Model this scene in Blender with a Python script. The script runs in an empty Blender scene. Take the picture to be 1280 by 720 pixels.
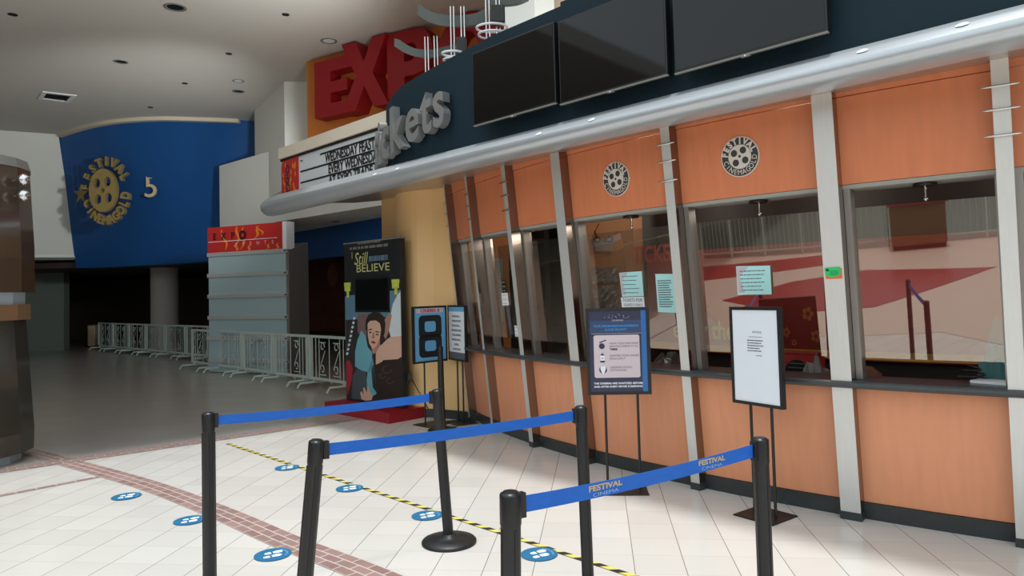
import bpy, math, random
from mathutils import Vector, Matrix, Euler
random.seed(7)
SC = bpy.context.scene
COL = SC.collection
PI = math.pi
sin, cos, rad = math.sin, math.cos, math.radians

# ---------------------------------------------------------------- camera (calibrated lens: focal length in px of a 1280x720 frame)
FPX, CYP, PITCH, ROLL, EYE = 886.797, 329.182, 0.03953, -0.02601, 1.6
def basis():
    F = Vector((0, cos(PITCH), sin(PITCH))); U0 = Vector((0, -sin(PITCH), cos(PITCH))); R0 = Vector((1, 0, 0))
    R = R0*cos(ROLL) + U0*sin(ROLL); U = U0*cos(ROLL) - R0*sin(ROLL)
    return F, R, U
CF, CR, CU = basis()
CAMP = Vector((0, 0, EYE))
cd = bpy.data.cameras.new('camera'); cam = bpy.data.objects.new('camera', cd); COL.objects.link(cam)
cd.sensor_width = 36; cd.lens = FPX/1280*36; cd.shift_y = -(360-CYP)/1280; cd.clip_end = 200; cd.clip_start = .05
M = Matrix((CR, CU, -CF)).transposed().to_4x4(); M.translation = CAMP; cam.matrix_world = M
SC.camera = cam

# measuring helpers: where a sight line meets a plane of the place
def ray(x, y): return CF + CR*((x-640)/FPX) + CU*((CYP-y)/FPX)
def fl(x, y, z=0.0):
    r = ray(x, y); return CAMP + r*((z-EYE)/r.z)
def at(x, y, Y):
    r = ray(x, y); return CAMP + r*(Y/r.y)
def onplane(x, y, p0, n):
    r = ray(x, y); return CAMP + r*((Vector(p0)-CAMP).dot(n)/r.dot(n))

# ticket hall frame: the booth front is a cone segment, the canopy a straight line at 45 degrees
WC = Vector((8.589, 12.29)); WR = 9.779; WS = 0.091
def wp(phi, off, z):
    r = WR + WS*z + off; a = rad(phi); return Vector((WC.x + r*cos(a), WC.y + r*sin(a), z))
def wall_hit(x, y, off):
    r = ray(x, y); t = .5
    while t < 25:
        P = CAMP + r*t; v = P.xy - WC
        if v.length < WR + WS*P.z + off: break
        t += .004
    return math.degrees(math.atan2(v.y, v.x)) % 360, P.z
CO = Vector((2.65, 3.58)); CT = Vector((-.694, .72)).normalized(); CN = Vector((-CT.y, CT.x))
def can(a, o, z): q = CO + CT*a + CN*o; return Vector((q.x, q.y, z))
def canpt(x, y, o):
    P = onplane(x, y, can(0, o, 0), Vector((CN.x, CN.y, 0))); return (P.xy-CO).dot(CT), P.z

# ---------------------------------------------------------------- materials
def lin(c):
    c = c/255.0; return c/12.92 if c <= .04045 else ((c+.055)/1.055)**2.4
def rgb(t): return (lin(t[0]), lin(t[1]), lin(t[2]), 1)
MATS = {}
def mat(name, col, rough=.5, metal=0, var=0.0, scale=(8, 8, 8), bump=0.0, spec=.5, coat=0, emis=0):
    if name in MATS: return MATS[name]
    m = bpy.data.materials.new(name); m.use_nodes = True; nt = m.node_tree; b = nt.nodes['Principled BSDF']
    b.inputs['Base Color'].default_value = rgb(col); b.inputs['Roughness'].default_value = rough; b.inputs['Metallic'].default_value = metal
    b.inputs['Specular IOR Level'].default_value = spec; b.inputs['Coat Weight'].default_value = coat
    if emis:
        b.inputs['Emission Color'].default_value = rgb(col); b.inputs['Emission Strength'].default_value = emis
    if var or bump:
        tc = nt.nodes.new('ShaderNodeTexCoord'); mp = nt.nodes.new('ShaderNodeMapping'); no = nt.nodes.new('ShaderNodeTexNoise')
        mp.inputs['Scale'].default_value = scale; no.inputs['Scale'].default_value = 1; no.inputs['Detail'].default_value = 5
        nt.links.new(tc.outputs['Object'], mp.inputs['Vector']); nt.links.new(mp.outputs['Vector'], no.inputs['Vector'])
        if var:
            mx = nt.nodes.new('ShaderNodeMix'); mx.data_type = 'RGBA'
            c = rgb(col); mx.inputs[6].default_value = tuple(max(0, k*(1-var)) for k in c[:3])+(1,); mx.inputs[7].default_value = tuple(min(1, k*(1+var)) for k in c[:3])+(1,)
            nt.links.new(no.outputs['Fac'], mx.inputs[0]); nt.links.new(mx.outputs[2], b.inputs['Base Color'])
        if bump:
            bu = nt.nodes.new('ShaderNodeBump'); bu.inputs['Strength'].default_value = bump; bu.inputs['Distance'].default_value = .01
            nt.links.new(no.outputs['Fac'], bu.inputs['Height']); nt.links.new(bu.outputs['Normal'], b.inputs['Normal'])
    MATS[name] = m; return m

def floor_mat():
    m = bpy.data.materials.new('tile_floor'); m.use_nodes = True; nt = m.node_tree; b = nt.nodes['Principled BSDF']; N = nt.nodes.new; L = nt.links.new
    tc = N('ShaderNodeTexCoord'); sp = N('ShaderNodeSeparateXYZ'); L(tc.outputs['Object'], sp.inputs[0])
    def mth(op, a, bb=None):
        n = N('ShaderNodeMath'); n.operation = op
        for i, v in enumerate((a, bb)):
            if v is None: continue
            if isinstance(v, (int, float)): n.inputs[i].default_value = v
            else: L(v, n.inputs[i])
        return n.outputs[0]
    x, y = sp.outputs[0], sp.outputs[1]
    u = mth('SUBTRACT', mth('MULTIPLY', x, .993), mth('MULTIPLY', y, .1177)); v = mth('ADD', mth('MULTIPLY', x, .1177), mth('MULTIPLY', y, .993))
    P = .2885
    uu = mth('DIVIDE', mth('SUBTRACT', u, .166), P); vv = mth('DIVIDE', mth('SUBTRACT', v, .05), P)
    fu = mth('FRACT', mth('ADD', uu, 100)); fv = mth('FRACT', mth('ADD', vv, 100))
    ju = mth('LESS_THAN', mth('ABSOLUTE', mth('SUBTRACT', fu, .5)), .492); jv = mth('LESS_THAN', mth('ABSOLUTE', mth('SUBTRACT', fv, .5)), .4955)
    wn = N('ShaderNodeTexWhiteNoise'); wn.noise_dimensions = '2D'; cb = N('ShaderNodeCombineXYZ')
    L(mth('FLOOR', uu), cb.inputs[0]); L(mth('FLOOR', vv), cb.inputs[1]); L(cb.outputs[0], wn.inputs['Vector'])
    no = N('ShaderNodeTexNoise'); no.inputs['Scale'].default_value = 1.3; no.inputs['Detail'].default_value = 6; L(tc.outputs['Object'], no.inputs['Vector'])
    r = N('ShaderNodeMix'); r.data_type = 'RGBA'; r.inputs[6].default_value = rgb((206, 202, 195)); r.inputs[7].default_value = rgb((222, 219, 213))
    L(mth('MULTIPLY', mth('ADD', wn.outputs['Value'], no.outputs['Fac']), .5), r.inputs[0])
    j1 = N('ShaderNodeMix'); j1.data_type = 'RGBA'; j1.inputs[6].default_value = rgb((124, 120, 116)); L(r.outputs[2], j1.inputs[7]); L(ju, j1.inputs[0])
    j2 = N('ShaderNodeMix'); j2.data_type = 'RGBA'; j2.inputs[6].default_value = rgb((178, 174, 168)); L(j1.outputs[2], j2.inputs[7]); L(jv, j2.inputs[0])
    L(j2.outputs[2], b.inputs['Base Color']); b.inputs['Roughness'].default_value = .22; b.inputs['Specular IOR Level'].default_value = .45
    return m
def brick_mat():
    m = bpy.data.materials.new('brick_border'); m.use_nodes = True; nt = m.node_tree; b = nt.nodes['Principled BSDF']
    uv = nt.nodes.new('ShaderNodeUVMap'); br = nt.nodes.new('ShaderNodeTexBrick'); br.offset = .5
    br.inputs['Color1'].default_value = rgb((166, 136, 129)); br.inputs['Color2'].default_value = rgb((146, 115, 110)); br.inputs['Mortar'].default_value = rgb((205, 195, 188))
    br.inputs['Scale'].default_value = 1; br.inputs['Mortar Size'].default_value = .005; br.inputs['Brick Width'].default_value = .15; br.inputs['Row Height'].default_value = .07
    nt.links.new(uv.outputs[0], br.inputs['Vector']); nt.links.new(br.outputs['Color'], b.inputs['Base Color']); b.inputs['Roughness'].default_value = .4
    return m
def glass_mat():
    m = bpy.data.materials.new('booth_glass'); m.use_nodes = True; nt = m.node_tree; nt.nodes.remove(nt.nodes['Principled BSDF'])
    out = nt.nodes['Material Output']; tr = nt.nodes.new('ShaderNodeBsdfTransparent'); gl = nt.nodes.new('ShaderNodeBsdfGlossy'); mx = nt.nodes.new('ShaderNodeMixShader'); fr = nt.nodes.new('ShaderNodeLayerWeight')
    tr.inputs[0].default_value = (.80, .80, .80, 1); gl.inputs['Roughness'].default_value = .015; gl.inputs['Color'].default_value = (.93, .82, .73, 1)
    fr.inputs['Blend'].default_value = .2
    mr = nt.nodes.new('ShaderNodeMapRange'); mr.inputs['To Min'].default_value = .30; mr.inputs['To Max'].default_value = .8
    nt.links.new(fr.outputs['Fresnel'], mr.inputs['Value']); nt.links.new(mr.outputs[0], mx.inputs[0])
    nt.links.new(tr.outputs[0], mx.inputs[1]); nt.links.new(gl.outputs[0], mx.inputs[2]); nt.links.new(mx.outputs[0], out.inputs[0])
    return m
FLOORM, BRICKM, GLASS = floor_mat(), brick_mat(), glass_mat()
BEIGEF = mat('beige_floor', (182, 174, 165), .2, var=.1, scale=(2, 2, 2))  # polished floor past the border, a darker beige than the near tile
REDTILE = mat('red_tile', (158, 50, 50), .3, var=.1)
CEIL = mat('ceiling_paint', (214, 211, 204), .9, var=.03, scale=(.6, .6, .6))
WHITE = mat('white_paint', (236, 238, 232), .8, var=.03, scale=(1, 1, 1))
BLUE = mat('blue_paint', (22, 88, 158), .55, var=.06, scale=(.8, .8, .8))
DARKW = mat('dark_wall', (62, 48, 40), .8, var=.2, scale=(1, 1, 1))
YELLOW = mat('yellow_paint', (246, 204, 142), .5, var=.05, scale=(3, 3, .6))
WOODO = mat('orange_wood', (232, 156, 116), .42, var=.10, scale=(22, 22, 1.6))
WOODU = mat('orange_wood_shaded', (216, 130, 88), .42, var=.13, scale=(22, 22, 1.6))  # same wood as the lower panels, shade put into its darker colour
KICK = mat('kick_stone', (52, 56, 56), .4, var=.25, scale=(20, 20, 20))
LEDGE = mat('ledge_stone', (66, 70, 72), .3, var=.15, scale=(25, 25, 25))
STEEL = mat('brushed_steel', (222, 222, 219), .45, .6, var=.06, scale=(60, 60, 1.2))
STEELD = mat('jamb_steel', (158, 154, 150), .38, .7, var=.08, scale=(60, 60, 1.2))
FINSIDE = mat('mirror_steel', (150, 140, 134), .16, 1)
SOFFG = mat('shaded_soffit', (158, 158, 150), .8)  # light grey trim, the shadow under the panels put into its colour
CHROME = mat('chrome', (215, 215, 215), .12, 1)
NOSE = mat('silver_paint', (196, 203, 208), .32, .55, var=.06, scale=(3, 3, 3), bump=.08)
UNDER = mat('canopy_underside', (178, 170, 158), .3, .6, var=.05)
FASC = mat('charcoal_fascia', (24, 44, 54), .6, spec=.2, var=.06, scale=(2, 2, 2))
BLACK = mat('black_plastic', (20, 21, 23), .35)
BLACKM = mat('black_metal', (26, 28, 29), .42, var=.25, scale=(30, 30, 30), bump=.05)
SCREEN = mat('tv_screen', (8, 10, 11), .05, spec=.4)
RED = mat('letter_red', (158, 16, 28), .5, var=.04)
ORANGE = mat('panel_orange', (214, 126, 56), .6, var=.06, scale=(2, 2, 2))
GREYL = mat('letter_metal', (176, 178, 178), .38, .7, var=.08, scale=(6, 6, 6), bump=.15)
CREAM = mat('cream_paint', (222, 210, 190), .7)
BOARD = mat('board_white', (214, 220, 222), .5)
INK = mat('ink_black', (22, 22, 24), .6)
INKG = mat('ink_grey', (92, 96, 104), .7)
PAPER = mat('paper_white', (236, 240, 244), .6)
PAPERC = mat('paper_cyan', (184, 236, 236), .6)
BELT = mat('belt_blue', (6, 98, 198), .55, var=.16, scale=(14, 14, 50), bump=.2)
BELTT = mat('belt_text', (196, 172, 120), .6)
STKB = mat('sticker_blue', (32, 112, 158), .45, var=.1)
TAPEY = mat('tape_yellow', (232, 214, 108), .5)
TAPEK = mat('tape_black', (44, 42, 40), .5)
FENCE = mat('fence_paint', (202, 216, 210), .5, var=.05)
CLADB = mat('pale_blue_cladding', (176, 200, 206), .35, .1, var=.04, scale=(1, 1, 1))
CLADG = mat('grey_cladding', (128, 124, 120), .45, .3)
ALU = mat('aluminium_strip', (214, 217, 217), .3, .45)
HEADR = mat('header_red', (196, 44, 42), .45)
FLAME = mat('flame_orange', (238, 136, 40), .5)
TBLACK = mat('standee_black', (32, 34, 38), .4)
LBLUE = mat('sign_blue', (104, 178, 226), .5)
SREDT = mat('sign_red', (196, 60, 80), .5)
NAVY = mat('poster_navy', (52, 56, 82), .25)
NAVYB = mat('poster_blue', (44, 110, 178), .25)
TXB = mat('poster_textblue', (60, 150, 220), .4)
PINKW = mat('poster_pink', (214, 198, 204), .4)
GOLD = mat('logo_gold', (176, 152, 98), .45, .3, var=.1)
GOLDD = mat('logo_gold_edge', (92, 80, 56), .5, .3)
LOGOK = mat('logo_dark', (58, 58, 58), .5)
LOGOW = mat('logo_white', (218, 210, 200), .5)
BRONZE = mat('bronze_glass', (74, 58, 46), .08, spec=.7)
BROWNW = mat('brown_wood', (122, 92, 66), .4, var=.15, scale=(20, 20, 2))
BLUEW = mat('pale_plinth', (176, 192, 206), .4)
TAN = mat('booth_tan', (176, 122, 74), .6)
BRED = mat('booth_red', (150, 44, 32), .5)
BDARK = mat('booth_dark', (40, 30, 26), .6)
GREYPL = mat('grey_plastic', (128, 128, 122), .5)
YTEXT = mat('yellow_print', (212, 206, 92), .5)
GREEN = mat('tag_green', (40, 200, 110), .5)
ORTAG = mat('tag_orange', (232, 110, 60), .5)
SKIN = mat('print_skin', (214, 172, 150), .5)
SKIN2 = mat('print_skin_shadow', (178, 130, 110), .5)
HAIR = mat('print_hair', (44, 34, 30), .5)
DENIM = mat('print_denim', (110, 172, 186), .5)
DENIM2 = mat('print_jacket', (72, 82, 90), .5)
PWHITE = mat('print_white', (206, 216, 220), .5)
PRED = mat('print_red', (176, 40, 48), .5)
TEAL = mat('teal_cloth', (86, 140, 142), .8)
CLEARP = mat('plastic_film', (120, 116, 108), .12, spec=.9, bump=.9, var=.3, scale=(25, 25, 25))
REDPL = mat('platform_red', (150, 22, 34), .4)
ARCG = mat('arc_grey', (86, 92, 88), .5, .2, var=.15)
WARM = mat('lamp_glow', (255, 244, 220), .5, emis=1.2)

# ---------------------------------------------------------------- mesh builder
WORLD = {}
class MB:
    def __init__(s): s.v = []; s.f = []; s.m = []; s.mats = []; s.sm = []; s.uv = None
    def mi(s, m):
        if m not in s.mats: s.mats.append(m)
        return s.mats.index(m)
    def add(s, vs, fs, m, smooth=False):
        k = len(s.v); i = s.mi(m); s.v += [Vector(v) for v in vs]
        for f in fs: s.f.append([k+j for j in f]); s.m.append(i); s.sm.append(smooth)
        return s
    def hexa(s, p, m):   # 8 corners: bottom 4 ccw, top 4 ccw
        return s.add(p, [(3, 2, 1, 0), (4, 5, 6, 7), (0, 1, 5, 4), (1, 2, 6, 5), (2, 3, 7, 6), (3, 0, 4, 7)], m)
    def box(s, c, d, m, rz=0, R=None):
        hx, hy, hz = d[0]/2, d[1]/2, d[2]/2; R = R or Matrix.Rotation(rz, 3, 'Z'); c = Vector(c)
        return s.hexa([c + R@Vector(q) for q in ((-hx, -hy, -hz), (hx, -hy, -hz), (hx, hy, -hz), (-hx, hy, -hz), (-hx, -hy, hz), (hx, -hy, hz), (hx, hy, hz), (-hx, hy, hz))], m)
    def prism(s, poly, z0, z1, m, mside=None):   # poly of xy; z1 may be a list
        n = len(poly); zt = z1 if isinstance(z1, (list, tuple)) else [z1]*n; zb = z0 if isinstance(z0, (list, tuple)) else [z0]*n
        vs = [Vector((p[0], p[1], zb[i])) for i, p in enumerate(poly)] + [Vector((p[0], p[1], zt[i])) for i, p in enumerate(poly)]
        s.add(vs, [tuple(range(n))[::-1], tuple(range(n, 2*n))], m)
        s.add(vs, [(i, (i+1) % n, n+(i+1) % n, n+i) for i in range(n)], mside or m); return s
    def tube(s, pts, r, m, n=10, cap=True, smooth=True):
        pts = [Vector(p) for p in pts]; rs = r if isinstance(r, (list, tuple)) else [r]*len(pts); vs = []; fs = []
        for i, p in enumerate(pts):
            d = (pts[min(i+1, len(pts)-1)]-pts[max(i-1, 0)]).normalized()
            a = Vector((0, 0, 1)) if abs(d.z) < .9 else Vector((1, 0, 0)); e1 = d.cross(a).normalized(); e2 = d.cross(e1)
            vs += [p + (e1*cos(2*PI*k/n)+e2*sin(2*PI*k/n))*rs[i] for k in range(n)]
        for i in range(len(pts)-1):
            for k in range(n): fs.append((i*n+k, i*n+(k+1) % n, (i+1)*n+(k+1) % n, (i+1)*n+k))
        s.add(vs, fs, m, smooth)
        if cap: s.add(vs, [tuple(range(n))[::-1], tuple(range((len(pts)-1)*n, len(pts)*n))], m)
        return s
    def lathe(s, c, prof, m, n=24, smooth=True, axis=None):
        c = Vector(c); vs = []; fs = []; A = axis or Matrix.Identity(3)
        for r, z in prof: vs += [c + A@Vector((r*cos(2*PI*k/n), r*sin(2*PI*k/n), z)) for k in range(n)]
        for i in range(len(prof)-1):
            for k in range(n): fs.append((i*n+k, i*n+(k+1) % n, (i+1)*n+(k+1) % n, (i+1)*n+k))
        s.add(vs, fs, m, smooth)
        s.add(vs, [tuple(range(n))[::-1], tuple(range((len(prof)-1)*n, len(prof)*n))], m); return s
    def sweep(s, path, prof, m, fn, closed=True, smooth=False, cap=True):   # fn(pathitem, profileitem) -> point
        n = len(prof); vs = [fn(p, q) for p in path for q in prof]; fs = []
        for i in range(len(path)-1):
            for k in range(n if closed else n-1): fs.append((i*n+k, i*n+(k+1) % n, (i+1)*n+(k+1) % n, (i+1)*n+k))
        s.add(vs, fs, m, smooth)
        if cap and closed: s.add(vs, [tuple(range(n))[::-1], tuple(range((len(path)-1)*n, len(path)*n))], m)
        return s
    def build(s, name, parent=None, origin=None, bevel=0, fix=True):
        me = bpy.data.meshes.new(name)
        o = bpy.data.objects.new(name, me); COL.objects.link(o)
        if parent is not None:
            base = WORLD[parent.name]; o.parent = parent; WORLD[o.name] = base
        else:
            base = Vector(origin) if origin is not None else Vector((0, 0, 0)); o.location = base; WORLD[o.name] = base
        me.from_pydata([tuple(v-base) for v in s.v], [], s.f)
        for mt in s.mats: me.materials.append(mt)
        for p, i, sm in zip(me.polygons, s.m, s.sm): p.material_index = i; p.use_smooth = sm
        me.validate()
        if fix:
            import bmesh
            bm = bmesh.new(); bm.from_mesh(me); bmesh.ops.recalc_face_normals(bm, faces=bm.faces); bm.to_mesh(me); bm.free()
        if bevel:
            b = o.modifiers.new('edge', 'BEVEL'); b.width = bevel; b.segments = 2; b.limit_method = 'ANGLE'; b.angle_limit = rad(40)
        return o
def tag(o, label=None, cat=None, group=None, kind=None):
    if label: o['label'] = label
    if cat: o['category'] = cat
    if group: o['group'] = group
    if kind: o['kind'] = kind
    return o
def thing(name, loc, label, cat, group=None):
    o = bpy.data.objects.new(name, None); COL.objects.link(o); o.location = loc; o.empty_display_size = .1; WORLD[o.name] = Vector(loc)
    return tag(o, label, cat, group)
def struct(o): return tag(o, kind='structure')

# text / flat shapes as geometry (local x right, y up, z out)
TCACHE = {}
def curve_geo(cu):
    ob = bpy.data.objects.new('tmp', cu); COL.objects.link(ob); bpy.context.view_layer.update()
    ev = ob.evaluated_get(bpy.context.evaluated_depsgraph_get()); me = ev.to_mesh()
    vs = [v.co.copy() for v in me.vertices]; fs = [tuple(p.vertices) for p in me.polygons]; ev.to_mesh_clear()
    bpy.data.objects.remove(ob); bpy.data.curves.remove(cu); return vs, fs
def text_geo(t, size=1.0, ext=0.0, bold=0.0, align='CENTER', shear=0, spacing=1.0, res=3):
    k = (t, size, ext, bold, align, shear, spacing)
    if k not in TCACHE:
        cu = bpy.data.curves.new('t', 'FONT'); cu.body = t; cu.size = size; cu.extrude = ext; cu.offset = bold; cu.align_x = align; cu.align_y = 'CENTER'; cu.shear = shear; cu.space_character = spacing; cu.resolution_u = res
        TCACHE[k] = curve_geo(cu)
    return TCACHE[k]
def shape_geo(loops, ext=0.0):
    cu = bpy.data.curves.new('s', 'CURVE'); cu.dimensions = '2D'; cu.fill_mode = 'BOTH'; cu.extrude = ext
    for lp in loops:
        sp = cu.splines.new('POLY'); sp.points.add(len(lp)-1); sp.use_cyclic_u = True
        for i, p in enumerate(lp): sp.points[i].co = (p[0], p[1], 0, 1)
    return curve_geo(cu)
def circ(cx, cy, rx, ry=None, n=28): ry = ry or rx; return [(cx+rx*cos(2*PI*k/n), cy+ry*sin(2*PI*k/n)) for k in range(n)]
class Frame:
    """a flat sheet in space: origin, right, up, out"""
    def __init__(s, o, ex, ey=None):
        s.o = Vector(o); s.ex = Vector(ex).normalized(); ey = Vector(ey) if ey is not None else Vector((0, 0, 1)); s.ey = (ey - s.ex*ey.dot(s.ex)).normalized(); s.ez = s.ex.cross(s.ey)
    def p(s, x, y, z=0): return s.o + s.ex*x + s.ey*y + s.ez*z
    def uv(s, px, py, dz=0):
        P = onplane(px, py, s.o + s.ez*dz, s.ez) - s.o; return P.dot(s.ex), P.dot(s.ey)
    def poly(s, mb, pts, m, z): mb.add([s.p(x, y, z) for x, y in pts], [tuple(range(len(pts)))], m)
    def rect(s, mb, x0, y0, x1, y1, m, z): s.poly(mb, [(x0, y0), (x1, y0), (x1, y1), (x0, y1)], m, z)
    def slab(s, mb, x0, y0, x1, y1, z0, z1, m): mb.hexa([s.p(x0, y0, z0), s.p(x1, y0, z0), s.p(x1, y0, z1), s.p(x0, y0, z1), s.p(x0, y1, z0), s.p(x1, y1, z0), s.p(x1, y1, z1), s.p(x0, y1, z1)], m)
    def geo(s, mb, g, m, x=0, y=0, z=0, sx=1, sy=1, rot=0):
        c, d = cos(rot), sin(rot)
        mb.add([s.p(x+(v.x*sx*c-v.y*sy*d), y+(v.x*sx*d+v.y*sy*c), z+v.z) for v in g[0]], g[1], m)
    def text(s, mb, t, m, x, y, size, z, width=None, bold=0, align='CENTER', rot=0, ext=0, sx=1, shear=0):
        g = text_geo(t, size, ext, bold, align, shear)
        if width:
            w = max(v.x for v in g[0])-min(v.x for v in g[0]); sx = width/max(w, 1e-6)
        s.geo(mb, g, m, x, y, z, sx, 1, rot)
def lines(fr, mb, m, x0, x1, ys, h, z, seed=0):
    rr = random.Random(seed)
    for y in ys:
        x = x0; end = x1 - (x1-x0)*rr.uniform(0, .25)
        while x < end:
            w = min(rr.uniform(.05, .16)*(x1-x0), end-x); fr.rect(mb, x, y-h/2, x+w, y+h/2, m, z); x += w + .025*(x1-x0)

# ================================================================= SETTING
mb = MB()
mb.add([(-26, -26, 0), (21, -26, 0), (21, 33, 0), (-26, 33, 0)], [(0, 1, 2, 3)], FLOORM)
struct(mb.build('floor', fix=False))
# border line under the edge of the upper ceiling
LB0 = Vector((-4.49, 7.3)); LBD = Vector((.77, .637)).normalized(); LBN = Vector((-LBD.y, LBD.x))
def lb(t, n=0): q = LB0 + LBD*t + LBN*n; return (q.x, q.y)
mb = MB(); mb.add([(*lb(-20, .04), .002), (*lb(6.0, .04), .002), (3.5, 33, .002), (-26, 33, .002), (-26, 0, .002)], [(0, 1, 2, 3, 4)], BEIGEF)
struct(mb.build('floor_polished', fix=False))
def band(name, pts, w, z=.004, off=0):
    pts = [Vector(p) for p in pts]
    dense = []
    for i in range(len(pts)-1):
        p0, p1, p2, p3 = pts[max(i-1, 0)], pts[i], pts[i+1], pts[min(i+2, len(pts)-1)]
        for k in range(8):
            t = k/8; dense.append(.5*((2*p1)+(p2-p0)*t+(2*p0-5*p1+4*p2-p3)*t*t+(3*p1-p0-3*p2+p3)*t**3))
    dense.append(pts[-1]); vs = []; uvs = []; L = 0
    for i, p in enumerate(dense):
        d = (dense[min(i+1, len(dense)-1)]-dense[max(i-1, 0)]).normalized(); n = Vector((-d.y, d.x))
        if i: L += (p-dense[i-1]).length
        for sgn in (-1, 1): q = p + n*sgn*w/2; vs.append((q.x, q.y, z)); uvs.append((L, w if sgn > 0 else 0))
    fs = [(2*i, 2*i+2, 2*i+3, 2*i+1) for i in range(len(dense)-1)]
    me = bpy.data.meshes.new(name); me.from_pydata(vs, [], fs); me.materials.append(BRICKM)
    ul = me.uv_layers.new(name='UVMap')
    for lp in me.loops: ul.data[lp.index].uv = uvs[lp.vertex_index]
    o = bpy.data.objects.new(name, me); COL.objects.link(o); WORLD[o.name] = Vector((0, 0, 0)); return struct(o)
band('floor_brick_band', [(-7.2, 8.9), (-5.6, 7.95), (-4.45, 7.15), (-3.2, 6.22), (-2.22, 5.37), (-1.53, 4.72), (-.82, 4.1), (0.1, 3.2), (.9, 2.2), (1.5, 1.1)], .21)
band('floor_brick_edging', [lb(-2.6), lb(0), lb(2), lb(4), lb(5.6)], .21, .0045)
band('floor_brick_strip', [(-6.2, 3.9), (-4.34, 6.0), (-3.82, 6.58)], .07, .0035)
mb = MB(); mb.add([(-26, -26, .003), (8, -26, .003), (4, .3, .003), (-.8, .8, .003), (-3.5, 4.1, .003), (-26, 4.1, .003)], [tuple(range(6))], mat('atrium_stone', (212, 196, 182), .35)); struct(mb.build('floor_atrium', fix=False))
mb = MB()
for pl in ([(-5.8, -1.5), (-2.9, -3.6), (-2.9, .6), (-4.0, 2.3), (-6.4, 3.4), (-6.6, .8)], [(-12.5, 3.9), (-9.6, 3.9), (-7.3, -1.6), (-8.6, -2.4)]):
    mb.add([(x, y, .009) for x, y in pl], [tuple(range(len(pl)))], REDTILE)
struct(mb.build('floor_red_inlay', fix=False))
mb = MB(); mb.add([(-26, 2.5, .006), (-13.6, 2.5, .006), (-4.2, -8.2, .006), (-2, -26, .006), (-26, -26, .006)], [tuple(range(5))], mat('far_floor_grey', (112, 116, 108), .4)); struct(mb.build('floor_far', fix=False))

CZ = 6.2
# L-shaped ceiling round the atrium opening
def inter(p, d, q, e):   # p+d*s = q+e*t
    det = d.x*(-e.y)+e.x*d.y; r = q-p; s_ = (r.x*(-e.y)+e.x*r.y)/det; return p+d*s_
VO = -.15
I0 = inter(LB0, LBD, CO+CN*VO, CT); R0 = CO+CT*(-16)+CN*VO; L0 = Vector(lb(-27))
mb = MB(); mb.prism([tuple(L0), tuple(I0), tuple(R0), (21, -9), (21, 33), (-26, 33)], CZ, CZ+.35, CEIL); struct(mb.build('ceiling'))

FARW = mat('far_wall', (138, 144, 136), .7)
# enclosing walls (some only seen as reflections)
mb = MB(); mb.box((-2.5, 33.1, 3.3), (47, .2, 6.6), DARKW); struct(mb.build('wall_back'))
mb = MB(); mb.box((21.1, 6, 3.3), (.2, 54, 6.6), WHITE); struct(mb.build('wall_right'))
mb = MB(); mb.box((-26.1, 3.5, 3.3), (.2, 59, 6.6), FARW); struct(mb.build('wall_left'))
mb = MB(); mb.box((-2.5, -26.1, 3.3), (47, .2, 6.6), FARW); struct(mb.build('wall_front'))

# blue drum wall with overhang
ZD = 2.62
top = [fl(x, y, CZ).xy for x, y in ((72, 169), (110, 157), (150, 150), (200, 147), (250, 148), (300, 150))]
bot = [fl(x, y, ZD).xy for x, y in ((95, 335), (125, 334.3), (160, 332.5), (200, 330.5), (235, 328.5), (268, 326))]
top.append(top[-1] + (top[-1]-top[-2])*.8 + Vector((.1, .3))); bot.append(bot[-1] + (bot[-1]-bot[-2])*1.0 + Vector((.1, .4)))
def cr(pts, n=6):
    out = []
    for i in range(len(pts)-1):
        p0, p1, p2, p3 = pts[max(i-1, 0)], pts[i], pts[i+1], pts[min(i+2, len(pts)-1)]
        for k in range(n):
            t = k/n; out.append(.5*((2*p1)+(p2-p0)*t+(2*p0-5*p1+4*p2-p3)*t*t+(3*p1-p0-3*p2+p3)*t**3))
    return out+[pts[-1]]
topc, botc = cr(top), cr(bot)
mb = MB(); n = len(topc); vs = []
for i in range(n):
    vs += [Vector((botc[i].x, botc[i].y, ZD)), Vector((topc[i].x, topc[i].y, CZ))]
mb.add(vs, [(2*i, 2*i+2, 2*i+3, 2*i+1) for i in range(n-1)], BLUE, True)
vs2 = [v+Vector((.15, .5, 0)) for v in vs]
mb.add(vs2, [(2*i, 2*i+2, 2*i+3, 2*i+1) for i in range(n-1)], BLUE)
mb.add(vs+vs2, [(2*i, 2*i+2, 2*n+2*i+2, 2*n+2*i) for i in range(n-1)] + [(0, 1, 2*n+1, 2*n), (2*n-2, 2*n-1, 4*n-1, 4*n-2)], BLUE)
struct(mb.build('wall_blue_drum', fix=False))
mb = MB()
mb.sweep([Vector((p.x, p.y)) for p in topc[1:-6]], [(-.05, -.09), (.2, -.09), (.2, .0), (-.05, .0)], CREAM, lambda p, q: Vector((p.x, p.y-q[0]*.6, CZ-.002+q[1])))
struct(mb.build('trim_1'))
# dark recess behind and under the drum
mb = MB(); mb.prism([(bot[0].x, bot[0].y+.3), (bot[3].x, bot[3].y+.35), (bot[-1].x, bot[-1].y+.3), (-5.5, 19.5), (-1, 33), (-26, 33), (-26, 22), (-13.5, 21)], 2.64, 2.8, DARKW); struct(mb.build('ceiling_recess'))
mb = MB(); mb.box((-10, 29.5, 1.25), (22, .2, 2.5), DARKW); struct(mb.build('wall_recess'))
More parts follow.
